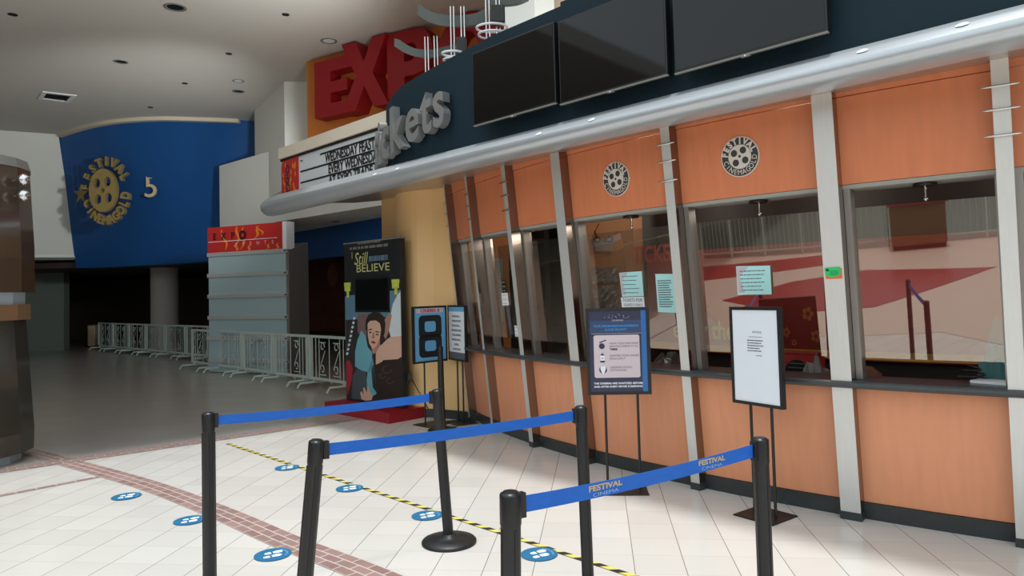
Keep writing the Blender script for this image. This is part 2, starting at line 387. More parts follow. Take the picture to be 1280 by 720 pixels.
# white upper wall at the far left and the greenish soffit under it
wl0 = fl(96, 322, 2.92).xy; wl1 = fl(0, 322, 2.92).xy; wd = (wl1-wl0).normalized()
tl = fl(73, 168, CZ).xy
mb = MB(); A_, B_ = wl0, wl0+wd*9; C_ = tl+wd*9.3
mb.add([(*A_, 2.92), (*B_, 2.92), (C_.x, C_.y, CZ), (tl.x, tl.y, CZ)], [(0, 1, 2, 3)], WHITE)
mb.add([(A_.x, A_.y+.3, 2.92), (B_.x, B_.y+.3, 2.92), (C_.x, C_.y+.3, CZ), (tl.x, tl.y+.3, CZ), (*A_, 2.92), (*B_, 2.92)], [(0, 3, 2, 1), (0, 1, 5, 4)], WHITE)
mb.prism([tuple(A_-Vector((0, .05))), tuple(B_-Vector((0, .05))), tuple(B_+Vector((0, .1))), tuple(A_+Vector((0, .1)))], 2.92, 3.0, WHITE)
struct(mb.build('wall_upper_left'))
GREENG = mat('grey_green_paint', (112, 122, 114), .8)
fA, fB = fl(84, 353, 2.86).xy, fl(0, 353, 2.86).xy
mb = MB(); mb.prism([tuple(A_+Vector((0, .05))), tuple(B_+Vector((0, .05))), tuple(fB+(fB-fA)*.6), tuple(fA)], 2.86, 2.915, GREENG); struct(mb.build('ceiling_soffit_left'))
mb = MB(); qa, qb = fl(80, 438).xy, fl(20, 440).xy; qb = qa+(qb-qa)*2.2; mb.prism([tuple(qa), tuple(qb), (qb.x, qb.y+.3), (qa.x, qa.y+.3)], 0, 2.9, GREENG); struct(mb.build('wall_recess_left'))
# column
cb = fl(197.5, 440); mb = MB(); mb.lathe((cb.x, cb.y+.45, 0), [(.46, 0), (.46, .12), (.41, .14), (.41, 2.64)], mat('column_grey', (196, 190, 184), .6), 28); struct(mb.build('column', origin=(cb.x, cb.y+.45, 0)))
# white bulkhead and pillar
SZ = 3.3
s0 = fl(361, 275, SZ).xy; s1 = fl(504, 252, SZ).xy; sd = (s1-s0).normalized()
def online(px, p, d):
    r = ray(px, 300).xy; return inter(Vector((0, 0)), r, p, d)
bl = online(275, s0, sd); bm_ = online(318, s0, sd)
b0 = fl(372, 290, SZ).xy; b1 = fl(487, 270, SZ).xy
zt = at(318, 195, bm_.y).z
mb = MB(); br_ = s0+sd*7.5
back = Vector((.30, 2.6))
mb.prism([tuple(bl), tuple(br_), tuple(br_+back), tuple(bl+back)], SZ, [zt, zt, zt, zt], WHITE); struct(mb.build('wall_bulkhead'))
pc = fl(355, 102, CZ).xy; pl_ = fl(318, 138, CZ).xy
mb = MB(); mb.prism([tuple(pl_), tuple(pc), tuple(pc+Vector((4.5, .5))), tuple(pl_+Vector((4.5, 2)))], SZ+.6, CZ, WHITE); struct(mb.build('pillar_white'))
# far blue wall strip below the soffit, with the dark gallery behind it
bd = (b1-b0).normalized(); q0 = b0-bd*1.6; q1 = b1+bd*2.5; bn = Vector((-bd.y, bd.x)); bn = bn if bn.y > 0 else -bn
mb = MB(); mb.prism([tuple(q0), tuple(q1), tuple(q1+bn*.2), tuple(q0+bn*.2)], 2.55, SZ+.05, BLUE); struct(mb.build('wall_blue_far'))
g0 = q0+bn*2.2-bd*.6; g1 = q1+bn*2.2
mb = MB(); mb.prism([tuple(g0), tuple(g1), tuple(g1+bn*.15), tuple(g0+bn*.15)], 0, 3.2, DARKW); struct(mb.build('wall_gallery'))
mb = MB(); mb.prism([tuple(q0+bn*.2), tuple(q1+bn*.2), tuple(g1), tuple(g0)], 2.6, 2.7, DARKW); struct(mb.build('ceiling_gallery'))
# yellow end wall of the booth
Y0, Y1 = Vector((-.585, 8.95)), Vector((-1.03, 9.25))
yp = [tuple(Y0), tuple(Y1)] + [(-1.45+.42*cos(t), 9.66-.42*sin(t)) for t in [rad(a) for a in (70, 95, 120, 150, 175)]] + [(-1.9, 10.4), (-2.42, 13.6), (-2.1, 13.7), (-1.4, 10.5), (-.4, 9.6)]
yp[2:7] = [(-1.07+.0-.55*sin(t)*1.0, 9.25+.75*(1-cos(t))) for t in [rad(k*9) for k in range(1, 11)]]
mb = MB(); mb.prism(yp, .11, 3.05, YELLOW); struct(mb.build('wall_yellow'))
mb = MB(); mb.prism([(x-.012, y-.012) if i < 13 else (x, y) for i, (x, y) in enumerate(yp)], 0, .11, KICK); struct(mb.build('baseboard_yellow'))

# ================================================================= TICKET BOOTH FRONT
PH = [200.23, 204.90, 210.17, 215.10, 222.47, 229.16, 234.86]
FW = [.055, .06, .075, .125, .08, .128, .085]
def arc(p0, p1, n=10): return [p0+(p1-p0)*i/n for i in range(n+1)]
fin_label = [
 'pinned steel fin where the orange ticket front ends against the yellow wall',
 'pinned steel fin between the two narrowest booth windows beside the yellow wall',
 'pinned steel fin right of the narrow window showing pinned up papers',
 'wide plain steel fin on the narrow-windowed side, behind the safety poster stand',
 'pinned steel fin between the two orange panels bearing round logos',
 'wide plain steel fin carrying the green and orange tag',
 'pinned steel fin nearest the camera at the right end of the booth']
for i, ph in enumerate(PH):
    dp = math.degrees(FW[i]/WR); o = thing('steel_fin', wp(ph, 0, 0), fin_label[i], 'steel fin', 'steel fins of the ticket booth')
    mb = MB(); pr = [(0, 0), (dp, 0), (dp, -.24), (0, -.24)]
    zz = [0, .06, .5, 1, 1.5, 2, 2.5, 2.97]
    mb.sweep(zz, [(-.0, 0), (dp, 0)], STEEL, lambda z, q: wp(ph+q[0], q[1], z), closed=False)
    mb.sweep(zz, [(dp, 0), (dp, -.24), (0, -.24), (0, 0)], FINSIDE, lambda z, q: wp(ph+q[0], q[1], z), closed=False)
    mb.add([wp(ph+q[0], q[1], z) for z in (0, 2.97) for q in pr], [(3, 2, 1, 0), (4, 5, 6, 7)], STEEL)
    mb.build('fin_blade', o)
    if i not in (3, 5):
        for z in (2.714, 2.58, 2.43):
            mb = MB(); e = math.degrees(.045/WR)
            mb.tube([wp(ph-e*1.1, .012, z), wp(ph-e*.5, .014, z), wp(ph+dp+e*.5, .014, z), wp(ph+dp+e, .012, z)], [.002, .008, .008, .003], CHROME, 8)
            mb.build('pin', o)
    mb = MB(); mb.sweep([0, .055], [(-.05/WR*57.3*.1, .004), (dp+.02, .004), (dp+.02, -.1), (-.05/WR*57.3*.1, -.1)], KICK, lambda z, q: wp(ph+q[0], q[1], z-.0))
    mb.build('foot', o)
    if i == 5: FIN6 = o
# panels
bays = [(PH[i]+math.degrees(FW[i]/WR), PH[i+1]) for i in range(6)] + [(PH[6]+math.degrees(FW[6]/WR), 243.0)]
for i, (a, b) in enumerate(bays):
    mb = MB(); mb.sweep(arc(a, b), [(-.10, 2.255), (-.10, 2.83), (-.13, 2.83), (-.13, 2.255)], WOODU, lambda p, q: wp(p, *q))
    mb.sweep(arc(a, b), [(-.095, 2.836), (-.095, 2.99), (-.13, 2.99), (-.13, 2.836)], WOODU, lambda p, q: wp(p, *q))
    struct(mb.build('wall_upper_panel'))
    mb = MB(); mb.sweep(arc(a, b), [(-.10, .115), (-.10, .897), (-.13, .897), (-.13, .115)], WOODO, lambda p, q: wp(p, *q)); struct(mb.build('wall_lower_panel'))
    mb = MB(); mb.sweep(arc(a, b), [(-.085, 0), (-.085, .112), (-.13, .112), (-.13, 0)], KICK, lambda p, q: wp(p, *q)); struct(mb.build('baseboard_booth'))
    mb = MB(); mb.sweep(arc(a, b), [(-.105, 2.225), (-.105, 2.252), (-.34, 2.252), (-.34, 2.225)], SOFFG, lambda p, q: wp(p, *q)); struct(mb.build('trim_2'))
    # window: frame + pane
    fr = bpy.data.objects.new('window_%d' % (i+1), None); COL.objects.link(fr); WORLD[fr.name] = Vector(wp((a+b)/2, -.2, .95)); fr.location = WORLD[fr.name]; struct(fr)
    mb = MB(); e = math.degrees((.042 if i > 2 else .028)/WR); fo = -.105 if i > 2 else -.125; go = -.16 if i > 2 else -.155
    x0 = a+.012
    mb.sweep([.948, 1.4, 1.9, 2.225], [(x0, fo), (x0+e, fo), (x0+e, -.2), (x0, -.2)], STEELD, lambda z, q: wp(q[0], q[1], z))
    mb.sweep([.948, 1.4, 1.9, 2.225], [(b-.06, -.13), (b, -.13), (b, -.2), (b-.06, -.2)], STEELD, lambda z, q: wp(q[0], q[1], z))
    mb.build('window_frame', fr)
    mb = MB(); gz = 2.10; A = arc(a+e+.01, b, 16)
    mb.add([wp(p, go, z) for p in A for z in (1.09, gz)], [(2*k, 2*k+2, 2*k+3, 2*k+1) for k in range(len(A)-1)], GLASS, True)
    mb.build('window_pane', fr, fix=False)
    if i >= 3:
        pm = (a+b)/2+.25; mb = MB()
        mb.lathe(wp(pm, -.2, 2.205), [(.07, 0), (.07, .015)], BLACK, 14); mb.tube([wp(pm, -.2, 2.21), wp(pm, -.2, 2.12)], .006, CHROME, 8); mb.lathe(wp(pm, -.2, 2.105), [(.004, 0), (.012, .008), (.012, .02), (.004, .028)], CHROME, 10)
        tag(mb.build('ceiling_sprinkler', origin=wp(pm, -.2, 2.2)), ['', '', '', 'small ceiling rod fitting above the window with the safety poster', 'small ceiling rod fitting above the window behind the white notice stand', 'small ceiling rod fitting above the window right of the tagged fin', 'small ceiling rod fitting above the window at the right picture edge'][i], 'fitting', 'rod fittings over the windows')
# counter ledge
mb = MB(); mb.sweep(arc(199.75, 243, 60), [(-.36, .945), (.0, .945), (.022, .935), (.026, .92), (.02, .905), (.005, .897), (-.36, .897)], LEDGE, lambda p, q: wp(p, *q), smooth=False)
tag(mb.build('counter_ledge', origin=wp(222, 0, .9)), 'long dark stone counter ledge curving along the whole ticket booth', 'counter')
# booth interior
mb = MB()
mb.sweep(arc(196.5, 210.15), [(-1.6, 0), (-1.6, 2.75), (-1.7, 2.75), (-1.7, 0)], TAN, lambda p, q: wp(p, q[0]-WS*q[1], q[1]))
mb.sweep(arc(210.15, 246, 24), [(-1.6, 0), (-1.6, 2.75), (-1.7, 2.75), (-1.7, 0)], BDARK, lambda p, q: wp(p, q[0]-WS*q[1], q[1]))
struct(mb.build('wall_booth_inside'))
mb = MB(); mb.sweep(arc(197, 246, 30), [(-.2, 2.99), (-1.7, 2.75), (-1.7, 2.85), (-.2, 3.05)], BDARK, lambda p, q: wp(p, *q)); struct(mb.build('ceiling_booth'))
mb = MB(); mb.box((-.32, 9.42, 1.4), (.56, .06, 2.75), TAN); struct(mb.build('wall_partition'))
mb = MB(); mb.box((1.03, 8.09, 1.37), (.72, .06, 2.72), TAN); struct(mb.build('wall_partition'))
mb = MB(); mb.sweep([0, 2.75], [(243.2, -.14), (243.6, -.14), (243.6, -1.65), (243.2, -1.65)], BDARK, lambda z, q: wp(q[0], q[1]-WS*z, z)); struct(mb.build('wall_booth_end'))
# red film banner on the inner wall
BO = -1.55
def bp(p, z, e=0): return wp(p, BO+.0+e-WS*z, z)
def b_hit(x, y): return wall_hit_c(x, y)
def wall_hit_c(x, y, rr=None):
    rr = WR+BO if rr is None else rr
    r = ray(x, y); t = .5
    while t < 25:
        P = CAMP + r*t; v = P.xy-WC
        if v.length < rr: break
        t += .004
    return math.degrees(math.atan2(v.y, v.x)) % 360, P.z
bt = thing('film_banner', bp(219, .7), 'red promotional banner with yellow film lettering hung inside the booth', 'banner')
mb = MB(); A = arc(211.2, 236.5, 30)
mb.add([bp(p, z, .03) for p in A for z in (.92, 1.98)], [(2*k, 2*k+2, 2*k+3, 2*k+1) for k in range(len(A)-1)], BRED)
mb.add([bp(p, z, 0) for p in A for z in (.92, 1.98)], [(2*k, 2*k+1, 2*k+3, 2*k+2) for k in range(len(A)-1)], BRED)
mb.add([bp(p, z, .034) for p in A for z in (.93, 1.0)], [(2*k, 2*k+2, 2*k+3, 2*k+1) for k in range(len(A)-1)], mat('banner_yellow', (214, 160, 70), .5))
for (px, py, r) in ((985, 415, .05), (1012, 392, .07), (1022, 420, .06), (972, 395, .05), (995, 428, .035)):
    p, z = wall_hit_c(px, py)
    for k in range(5):
        a = 2*PI*k/5; mb.add([bp(p+math.degrees((cos(a)*r*.6+cos(t)*r*.35)/WR), z+sin(a)*r*.6+sin(t)*r*.35, .036) for t in [2*PI*j/8 for j in range(8)]], [tuple(range(8))], mat('banner_flower', (206, 112, 60), .5))
mb.build('banner_sheet', bt, fix=False)
mb = MB(); g = text_geo('enjoy the film', .26, .002, .006)
p0, z0 = wall_hit_c(908, 414)
mb.add([bp(p0+math.degrees((v.x*.95)/WR)-.6, z0+v.y, .04+v.z) for v in g[0]], g[1], YTEXT); mb.build('yellow_lettering', bt); mb = MB()
g = text_geo('TICKETS', .26, .002, .006); p1, z1 = wall_hit_c(826, 318)
mb.add([bp(p1+math.degrees((v.x)/WR), z1+v.y, .04+v.z) for v in g[0]], g[1], mat('banner_red_print', (190, 70, 50), .5))
mb.build('red_lettering', bt)
# inner desk with things on it
mb = MB(); mb.sweep(arc(211.5, 243, 30), [(-.95, .70), (-.36, .70), (-.36, .74), (-.95, .74)], BDARK, lambda p, q: wp(p, *q))
mb.sweep(arc(211.5, 243, 30), [(-.9, 0), (-.86, 0), (-.86, .7), (-.9, .7)], BDARK, lambda p, q: wp(p, *q))
tag(mb.build('booth_desk', origin=wp(225, -.6, 0)), 'dark clerk desk running behind the booth windows', 'desk')
# speaker box in the second window from right
p, z = wall_hit(995, 452, -.6); c = wp(p, -.6, .742); o = thing('intercom_box', c, 'red box with a round black speaker grille behind the booth glass', 'speaker box')
ex = (wp(p+1, -.6, 1)-wp(p-1, -.6, 1)).normalized(); f = Frame(c, ex)
mb = MB(); f.slab(mb, -.15, 0, .15, .32, -.18, 0, mat('box_red', (190, 52, 44), .5)); mb.build('box_body', o, bevel=.006)
mb = MB(); mb.add(*[[f.p(*q, .004) for q in circ(0, .17, .095)], [tuple(range(28))]], BLACK)
for k in range(5): f.rect(mb, -.08+.01*abs(k-2), .10+k*.033, .08-.01*abs(k-2), .108+k*.033, GREYPL, .006)
mb.build('speaker_grille', o)
def drape(name, px, py, off, w, h, m, lab, cat, seed):
    p, z = wall_hit(px, py, off); c = wp(p, off, .742); rr = random.Random(seed); mb = MB(); vs = []; nx, ny = 9, 7
    for i in range(nx):
        for j in range(ny):
            u = i/(nx-1)-.5; v = j/(ny-1)-.5; r2 = max(0, 1-(u*u+v*v)*3.6); vs.append(c+Vector((u*w*1.0, v*w*.7, h*r2*(.7+rr.random()*.5))))
    mb.add(vs, [(i*ny+j, (i+1)*ny+j, (i+1)*ny+j+1, i*ny+j+1) for i in range(nx-1) for j in range(ny-1)], m); tag(mb.build(name, origin=c), lab, cat)
drape('plastic_bag', 1020, 455, -.55, .32, .30, CLEARP, 'crumpled clear plastic bag beside the red speaker box in the booth', 'bag', 3)
drape('plastic_bag', 835, 445, -.55, .5, .26, mat('dark_film', (70, 66, 62), .15, spec=.9, bump=.6, scale=(20, 20, 20)), 'dark plastic covered heap behind the glass beside the safety poster', 'bag', 4)
drape('teal_cover', 1247, 440, -.5, .34, .55, TEAL, 'teal cloth covered item behind the rightmost booth glass', 'cover', 5)
p, z = wall_hit(1085, 460, -.5); c = wp(p, -.5, .742); mb = MB(); mb.tube([c+Vector((0, 0, .0)), c+Vector((0, 0, .1)), c+Vector((0, 0, .2)), c+Vector((0, 0, .25))], [.03, .1, .085, .02], mat('brown_leather', (120, 72, 48), .5, var=.3), 14)
tag(mb.build('brown_pouch', origin=c), 'small brown pouch standing on the desk right of the tagged fin', 'pouch')
c = wp(wall_hit(1240, 476, -.2)[0], -.27, .946); f = Frame(c, (wp(236, 0, 1)-wp(233, 0, 1)))
mb = MB(); mb.box(c+Vector((0, 0, .008)), (.2, .14, .016), PAPER, rz=rad(-55)); tag(mb.build('paper_stack', origin=c), 'thin stack of white paper on the ledge behind the right glass', 'paper')
mb = MB(); cc = c+Vector((-.06, .1, .0)); mb.tube([cc+Vector((.10*cos(t)*(1-.06*t), .07*sin(t), .012+.006*t)) for t in [k*.35 for k in range(40)]], .007, BLACK, 6); tag(mb.build('coiled_cable', origin=cc), 'coiled black cable lying behind the right booth glass', 'cable')
# emergency light, plastic covered frames, papers on partition
f = Frame((0, 8.06, 0), (1, 0, 0)); u, v = f.uv(754, 309); f.o = f.p(u, v); c = f.o
o = thing('emergency_light', c, 'grey twin headed emergency light on the tan wall inside the booth', 'emergency light')
mb = MB(); f.slab(mb, -.10, -.055, .10, .05, .0, .08, GREYPL); mb.build('light_housing', o, bevel=.008)
for sx in (-.07, .07):
    mb = MB(); R = Matrix((f.ex, f.ey, f.ez)).transposed(); mb.lathe(f.p(sx, .085, .01), [(.02, 0), (.035, .04), (.038, .06), (.035, .065)], BLACK, 16, axis=R); mb.lathe(f.p(sx, .085, .076), [(.028, 0), (.018, .01)], CHROME, 16, axis=R); mb.build('lamp_head', o)
mb = MB(); mb.tube([f.p(-.07, .11, .02), f.p(-.09, .18, .01), f.p(-.04, .27, .006)], .005, BLACK, 6); mb.build('cable', o)
f = Frame((0, 8.06, 0), (1, 0, 0))
for (x0, y0, x1, y1, lab) in ((740, 334, 772, 355, 'upper glossy film wrapped frame on the tan wall below the emergency light'), (741, 357, 773, 386, 'lower glossy film wrapped frame on the tan wall, half behind the safety poster')):
    ua, va = f.uv(x0, y1); ub, vb = f.uv(x1, y0); mb = MB(); f.slab(mb, ua, va, ub, vb, .002, .012, BROWNW); rr = random.Random(x0+y0); nx, ny = 9, 7
    mb.add([f.p(ua+(ub-ua)*i/(nx-1), va+(vb-va)*j/(ny-1), .016+rr.random()*.014) for i in range(nx) for j in range(ny)], [(i*ny+j, (i+1)*ny+j, (i+1)*ny+j+1, i*ny+j+1) for i in range(nx-1) for j in range(ny-1)], CLEARP)
    tag(mb.build('wrapped_frame', origin=f.p((ua+ub)/2, va)), lab, 'wrapped frame', 'wrapped frames in the booth')
f = Frame((-.32, 9.385, 0), (1, 0, 0))
def sheet(name, f, px, m, lab, cat, z, nl, seed, grp=None, ink=INKG, th=.003, deco=None):
    uv = [f.uv(x, y, z) for x, y in px]; mb = MB(); c = f.p(sum(u for u, v in uv)/4, min(v for u, v in uv), z)
    mb.add([f.p(u, v, z) for u, v in uv]+[f.p(u, v, z-th) for u, v in uv], [(0, 1, 2, 3), (4, 7, 6, 5), (0, 4, 5, 1), (1, 5, 6, 2), (2, 6, 7, 3), (3, 7, 4, 0)], m)
    x0 = min(u for u, v in uv); x1 = max(u for u, v in uv); y0 = min(v for u, v in uv); y1 = max(v for u, v in uv); w = x1-x0; h = y1-y0
    if nl: lines(f, mb, ink, x0+.12*w, x1-.12*w, [y1-h*(.18+.66*k/max(nl-1, 1)) for k in range(nl)], h*.028, z+.0015, seed)
    if deco: deco(mb, x0, y0, x1, y1)
    return tag(mb.build(name, origin=c, fix=False), lab, cat, grp)
G1 = 'papers stuck up in and on the booth'
sheet('pinned_sheet', f, [(611, 323), (628, 323), (629, 348), (613, 348)], mat('sheet_blue', (150, 170, 172), .6), 'upper pale blue schedule sheet on the partition by the narrow window', 'paper', .012, 7, 1, G1)
sheet('pinned_sheet', f, [(613, 349), (629, 349), (631, 383), (616, 383)], mat('sheet_blue', (150, 170, 172), .6), 'middle pale blue sheet on the partition, under the schedule sheet', 'paper', .012, 6, 2, G1)
sheet('pinned_sheet', f, [(617, 384), (631, 383), (631, 401), (619, 402)], mat('sheet_green', (150, 186, 172), .6), 'pale green sheet lowest on the partition by the narrow window', 'paper', .012, 0, 2, G1)
# papers on the outside of glass: placed on the tangent plane of the pane
def glassframe(px, py, off=-.142):
    p, z = wall_hit(px, py, off); c = wp(p, off, z); ex = wp(p+.5, off, z)-wp(p-.5, off, z); ey = wp(p, off, z+.3)-wp(p, off, z-.3); return Frame(c, ex, ey)
def corner(f, z=.0025):
    def d(mb, x0, y0, x1, y1):
        w, h = x1-x0, y1-y0; f.poly(mb, [(x0+.03*w, y1-.04*h), (x0+.03*w, y0+.08*h), (x0+.22*w, y0+.08*h), (x0+.10*w, y1-.36*h), (x0+.38*w, y1-.04*h)], mat('paper_mauve', (200, 190, 198), .6), z)
    return d
f = glassframe(790, 355); sheet('notice_sheet', f, [(774, 341), (802, 339), (804.5, 370), (777.5, 371)], PAPERC, 'pale cyan notice with grey corner taped above the small tickets sign', 'paper', .002, 5, 11, G1, deco=corner(f, .0034))
def tk(mb, x0, y0, x1, y1):
    w, h = x1-x0, y1-y0; f.text(mb, 'TICKETS FOR', INK, x0+w*.5, y0+h*.68, h*.42, .0036, width=w*.86); f.text(mb, 'GUESTS ONLY', INKG, x0+w*.52, y0+h*.22, h*.34, .0036, width=w*.8)
sheet('notice_sheet', f, [(776, 372), (804.5, 371), (806, 383.5), (777.5, 384)], PAPER, 'small white sheet reading TICKETS FOR under the cyan notice', 'paper', .002, 0, 12, G1, deco=tk)
f = glassframe(832, 365); sheet('notice_sheet', f, [(819, 342.5), (842, 342.5), (845, 391), (822.5, 390)], PAPERC, 'tall pale cyan notice on the glass left of the fin between round logos', 'paper', .002, 12, 13, G1)
f = glassframe(942, 350); sheet('notice_sheet', f, [(920, 333), (962.5, 332), (964.5, 368), (922, 368.5)], PAPERC, 'pale cyan landscape notice on the glass above the white notice stand', 'paper', .002, 6, 14, G1, deco=corner(f, .0034))
f = glassframe(640, 412); sheet('notice_sheet', f, [(643, 407), (648.5, 407.5), (650, 421), (644, 420.5)], PAPER, 'tiny white card low on the glass beside the third fin', 'paper', .002, 3, 15, G1)
f = glassframe(630, 365); sheet('notice_sheet', f, [(626.5, 350), (632, 351), (633.5, 366), (628, 366)], INK, 'black and white printed card on the glass of the narrow window', 'paper', .002, 3, 16, G1, ink=PAPER)
sheet('notice_sheet', f, [(626.5, 366.5), (634, 366), (636, 381.5), (628, 382)], PAPER, 'white card below the black printed card on the narrow window', 'paper', .002, 3, 17, G1)
# tag on fin 6
p6 = PH[5]+math.degrees(.062/WR); z6 = wall_hit(1042, 341, 0)[1]; f = Frame(wp(p6, .0, z6), wp(p6+.5, 0, z6)-wp(p6-.5, 0, z6), wp(p6, 0, z6+.2)-wp(p6, 0, z6-.2))
mb = MB(); f.slab(mb, -.05, -.04, .055, .03, .001, .003, ORTAG)
f.poly(mb, [(-.055, .035), (.045, .04), (.05, .0), (.035, -.022), (-.02, -.03), (-.05, -.015)], GREEN, .005); f.poly(mb, circ(-.035, .02, .009, n=10), INK, .0065); lines(f, mb, mat('green_print', (20, 120, 70), .5), -.02, .04, [.012, .0, -.012], .004, .0065, 5)
tag(mb.build('price_tag', origin=f.o, fix=False), 'green and orange tag stuck on the wide steel fin', 'tag')
# round logos
def logo_chars(fr, mb, m, t, r, a0, a1, size, z, ext, flip=False, bold=.0):
    n = len(t)
    for k, ch in enumerate(t):
        a = a0+(a1-a0)*k/(n-1); g = text_geo(ch, size, ext, bold)
        rot = a-PI/2 if not flip else a+PI/2
        fr.geo(mb, g, m, r*cos(a), r*sin(a), z, .9, 1, rot)
def round_logo(px, py, R, lab):
    p, z = wall_hit(px, py, -.098); c = wp(p, -.099, z); f = Frame(c, wp(p+.5, -.1, z)-wp(p-.5, -.1, z), wp(p, -.1, z+.3)-wp(p, -.1, z-.3))
    o = thing('round_logo', c, lab, 'logo', 'round logos on the orange panels')
    mb = MB(); R3 = Matrix((f.ex, f.ey, f.ez)).transposed(); mb.lathe(c, [(R, -.012), (R, .008)], LOGOW, 40, axis=R3); f.poly(mb, circ(0, 0, R*.95, n=40), LOGOK, .0095); f.poly(mb, circ(0, 0, R*.60, n=40), LOGOW, .011)
    for (x, y, r) in ((-.28, .2, .17), (.2, .3, .17), (-.22, -.28, .17), (.28, -.2, .17), (0, .02, .07)): f.poly(mb, circ(x*R, y*R, r*R, n=20), LOGOK, .0125)
    mb.build('disc', o, fix=False)
    mb = MB(); logo_chars(f, mb, LOGOW, 'FESTIVAL', R*.77, rad(168), rad(22), R*.42, .012, .001, bold=.003); logo_chars(f, mb, LOGOW, 'CINEMAGOLD', R*.78, rad(198), rad(352), R*.36, .012, .001, True); mb.build('lettering', o)
round_logo(770.5, 224, .148, 'round dark and white film reel logo on the smaller logo panel, left one')
round_logo(925.5, 196, .148, 'round dark and white film reel logo above the white notice stand')

# ================================================================= CANOPY, FASCIA, SCREENS
cn = thing('canopy', can(4, 0, 2.75), 'long silver edged canopy over the ticket booth with a rounded tip', 'canopy')
prof = [(-.06, 3.005), (.0, 3.0), (.06, 2.955), (.105, 2.905)]; prof2 = [(.105, 2.905), (.112, 2.865), (.10, 2.82), (.06, 2.77), (.0, 2.74), (-.08, 2.735)]
path = [(-3.0, 1)]+[(a, 1) for a in (0, 2, 4, 6, 8)] + [(8.45, 1), (8.65, .96), (8.8, .86), (8.9, .7), (8.97, .45), (9.0, .2)]
mb = MB(); zc = 2.87; oc = -.02
def nosefn(p, q):
    a, k = p; return can(a, oc+(q[0]-oc)*(k if k < 1 else 1)-(1-k)*.25, zc+(q[1]-zc)*(.35+.65*k)*((1-.45*max(0, min(1, (8.5-a)/4.5))) if q[1] < zc else 1))
mb.sweep(path, prof, NOSE, nosefn, closed=False, smooth=True); mb.sweep(path, prof2, NOSE, nosefn, closed=False, smooth=True); pe = path[-1]; mb.add([nosefn(pe, q) for q in prof+prof2[1:]], [tuple(range(9))], NOSE); e = mb.build('canopy_edge', cn)
mb = MB()
for a in (1.45, 4.35, 7.25):
    pass
mb = MB(); mb.sweep([-3, 0, 3, 6, 8.6], [(-.06, 2.815), (-.06, 2.99), (-2.4, 3.04), (-2.4, 3.0), (-1.1, 2.95)], UNDER, lambda a, q: can(a, q[0]*(1 if a < 8.5 else .55), q[1])); mb.build('canopy_slab', cn)
for px, py in ((677, 168), (742, 150), (1079, 64), (1203, 31), (472, 218), (500, 212.5)):   # pale chips in the paint
    a, z = canpt(px, py, .06); k = min(max((3.0-z)/.09, .1), .85); o_, z_ = (.06*k/.5, 3.0-.045*k/.5) if k < .5 else (.06+.045*(k-.5)/.5, 2.955-.05*(k-.5)/.5)
    nv = Vector((CN.x*.68, CN.y*.68, .73)); tv = Vector((CN.x*.73, CN.y*.73, -.68)); ta = Vector((CT.x, CT.y, 0)); c = can(a, o_, z_)+nv*.004
    mb = MB(); mb.add([c+ta*(.034*cos(t)*(1+.3*sin(3*t)))+tv*(.02*sin(t)) for t in [k_*PI/4 for k_ in range(8)]], [tuple(range(8))], PAPER); mb.build('paint_chip', cn)
# fascia: straight then curving back at its end
def fas(s_):   # arc length along the fascia -> (point xy, outward normal)
    o0 = -.1; a1 = 5.45; r = 1.6
    if s_ <= a1: return CO+CT*s_+CN*o0, CN.copy()
    th = min((s_-a1)/r, 1.6); c = CO+CT*a1+CN*(o0-r); return c+CT*(r*sin(th))+CN*(r*cos(th)), CT*sin(th)+CN*cos(th)
ft = [(-3.0, 4.04), (3.2, 4.03), (4.1, 4.02), (4.6, 3.98), (5.0, 3.94), (5.3, 3.91), (5.6, 3.88), (5.85, 3.83), (6.05, 3.78), (6.25, 3.75), (6.5, 3.72), (6.8, 3.7), (7.1, 3.69), (7.4, 3.68)]
mb = MB(); vs = []
for s_, z in ft:
    for oo in (0, -.12):
        q, n_ = fas(s_); q = q+n_*oo; vs += [Vector((q.x, q.y, 2.97)), Vector((q.x, q.y, z))]
nn = len(ft); fs = []
for i in range(nn-1):
    k = 4*i; fs += [(k, k+4, k+5, k+1), (k+2, k+3, k+7, k+6), (k+1, k+5, k+7, k+3), (k, k+2, k+6, k+4)]
fs += [(0, 1, 3, 2), (4*nn-4, 4*nn-2, 4*nn-1, 4*nn-3)]
mb.add(vs, fs, FASC)
# coping on top
mb.sweep([-3.0, 1.0, 2.6, 3.35], [(-.12, 4.03), (.0, 4.03), (.0, 4.13), (-.12, 4.13)], FASC, lambda a, q: can(a, -.22+q[0], q[1]))
fa = mb.build('sign_fascia', origin=can(3, -.1, 3.0)); tag(fa, 'dark charcoal sign wall with curved end standing on the canopy', 'sign wall')
